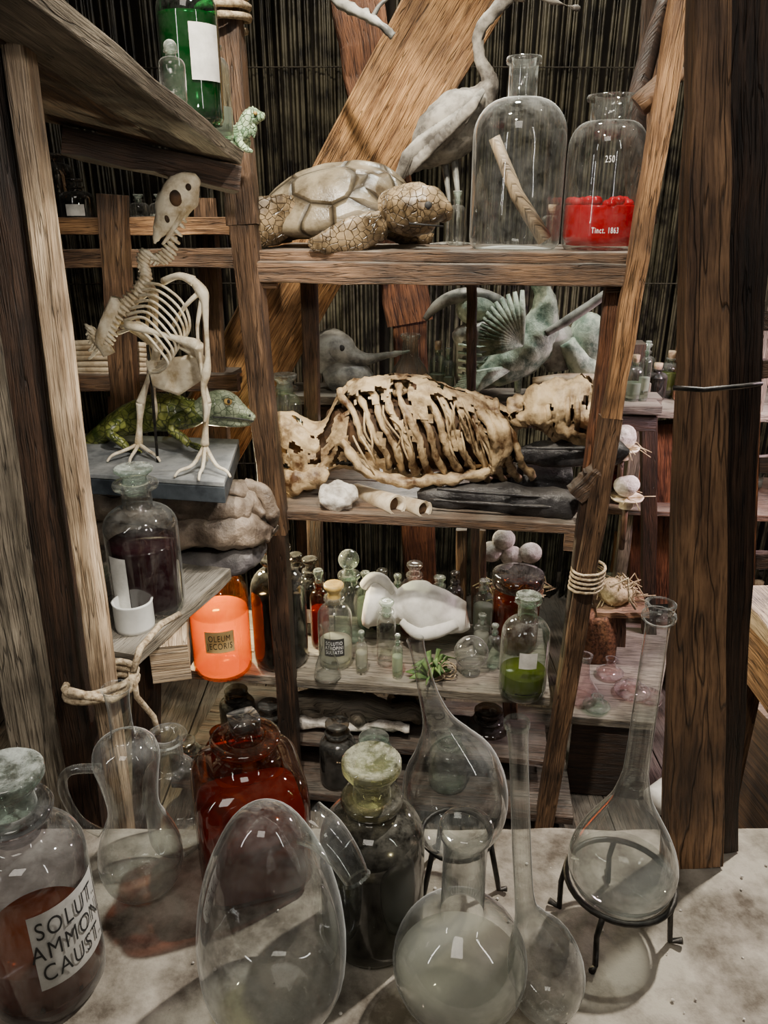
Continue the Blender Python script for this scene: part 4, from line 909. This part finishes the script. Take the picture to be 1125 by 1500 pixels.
pf=[(.001,0),(r*.35,.004),(r*.68,r*.18),(r*.9,r*.42),(r,r*.78),(r*.96,r*1.1),(r*.8,r*1.5),(r*.56,r*1.95),(r*.36,r*2.35),(r*.25,r*2.8),(r*.215,r*3.2),(r*.2,H*.8),(r*.2,H*.94),(r*.27,H*.955),(r*.27,H*.97),(r*.22,H*.975),(r*.25,H),(r*.18,H)]
pf=smooth(pf,3);mb.lathe([(max(.001,a),b) for a,b in pf],GF,Vector((cc.x,cc.y,zb_)),48)
mb.lathe([(.001,.006),(r*.35,.008),(r*.66,r*.2),(r*.87,r*.44),(r*.95,r*.7),(.001,r*.7)],liquid('liquid_clear_pale',(.8,.82,.8),.86,.03,(.95,.96,.95)),Vector((cc.x,cc.y,zb_)),44)
RR=r*1.0;cz=Vector((cc.x,cc.y,rz))
mb.tube([cz+Vector((math.cos(a)*RR,math.sin(a)*RR,0)) for a in [i*math.pi/16 for i in range(33)]],.0042,IRON,seg=8)
for a in (-2.15,-.35,1.4,2.75):
    q=cz+Vector((math.cos(a)*RR,math.sin(a)*RR,0));e=Vector((cz.x+math.cos(a)*RR*1.05,cz.y+math.sin(a)*RR*1.05,TZ+.004))
    mb.tube([q,q*.6+e*.4+Vector((-.004,0,0)),e,e+Vector((math.cos(a)*.016,math.sin(a)*.016,.006))],[.0045,.004,.0042,.005],IRON,seg=8)
mb.build('volumetric_flask_on_tripod')
# ------------------------------------------------------------------ lights
def area(name,loc,tgt,size,power,col=(1,1,1),spot=None,sy=None):
    if spot:
        l=bpy.data.lights.new(name,'SPOT');l.spot_size=math.radians(spot);l.spot_blend=.5;l.shadow_soft_size=size
    else:
        l=bpy.data.lights.new(name,'AREA');l.size=size
        if sy: l.shape='RECTANGLE';l.size_y=sy
    l.energy=power;l.color=col
    o=bpy.data.objects.new(name,l);o.location=loc
    o.rotation_euler=(Vector(tgt)-Vector(loc)).to_track_quat('-Z','Y').to_euler();bpy.context.scene.collection.objects.link(o)
area('spot_shelf_front',(-.25,.65,3.3),(.12,2.15,1.3),.05,400,(1,.91,.76),52)
area('spot_bench_back',(1.15,1.75,3.3),(.35,.8,.85),.045,500,(1,.94,.84),60)
area('spot_left',(.35,.55,3.1),(-.55,1.7,1.2),.05,170,(1,.93,.81),42)
area('fill_left_low',(.30,.35,2.02),(-.55,1.65,1.35),.05,46,(1,.91,.78),56)  # added unseen fill, brightens the bird skeleton below the board
area('spot_background',(.25,2.38,3.35),(.3,2.6,1.4),.08,190,(.97,1,.90),62)
area('spot_reeds',(.9,2.5,3.4),(.3,3.4,2.2),.1,40,(1,.96,.86),90)
area('spot_right_back',(1.9,2.0,3.2),(1.1,2.9,.8),.08,150,(1,.90,.80),70)
area('spot_brace',(-.4,1.4,3.4),(.1,2.6,2.2),.06,160,(1,.88,.70),60)
area('lamp_pink_floor',(1.35,2.2,1.5),(.95,2.2,.2),.2,20,(1,.72,.80))
area('lamp_low_shelf',(.1,2.62,1.12),(.1,2.2,.8),.2,3,(1,.93,.8))
area('lamp_orange_backlight',(-.62,2.38,.95),(-.42,2.02,.75),.08,24,(1,.84,.5))
area('fill_softbox',(-.3,-.5,3.4),(0,1.6,1),.9,15,(1,.91,.80))  # added soft fill out of view, puts glints on the foreground glass
area('fill_strip',(-1.3,.1,2.1),(0,1.0,1.0),.05,5,(1,.96,.9),sy=1.1)  # added unseen strip light for glass highlights and frontal fill
area('fill_strip',(1.35,.0,2.3),(0,1.0,1.0),.05,5,(1,.96,.9),sy=1.1)  # matching added strip on the right, also unseen
w=bpy.data.worlds.new('world');bpy.context.scene.world=w;w.use_nodes=True
w.node_tree.nodes['Background'].inputs[0].default_value=(.64,.55,.45,1);w.node_tree.nodes['Background'].inputs[1].default_value=.055
# ------------------------------------------------------------------ camera
cd=bpy.data.cameras.new('camera');cd.sensor_fit='VERTICAL';cd.sensor_height=36;cd.lens=F*36/1500;cd.clip_start=.02
co=bpy.data.objects.new('camera',cd);co.location=(0,0,CAMZ);co.rotation_euler=(math.radians(90)-PIT,0,0)
bpy.context.scene.collection.objects.link(co);bpy.context.scene.camera=co
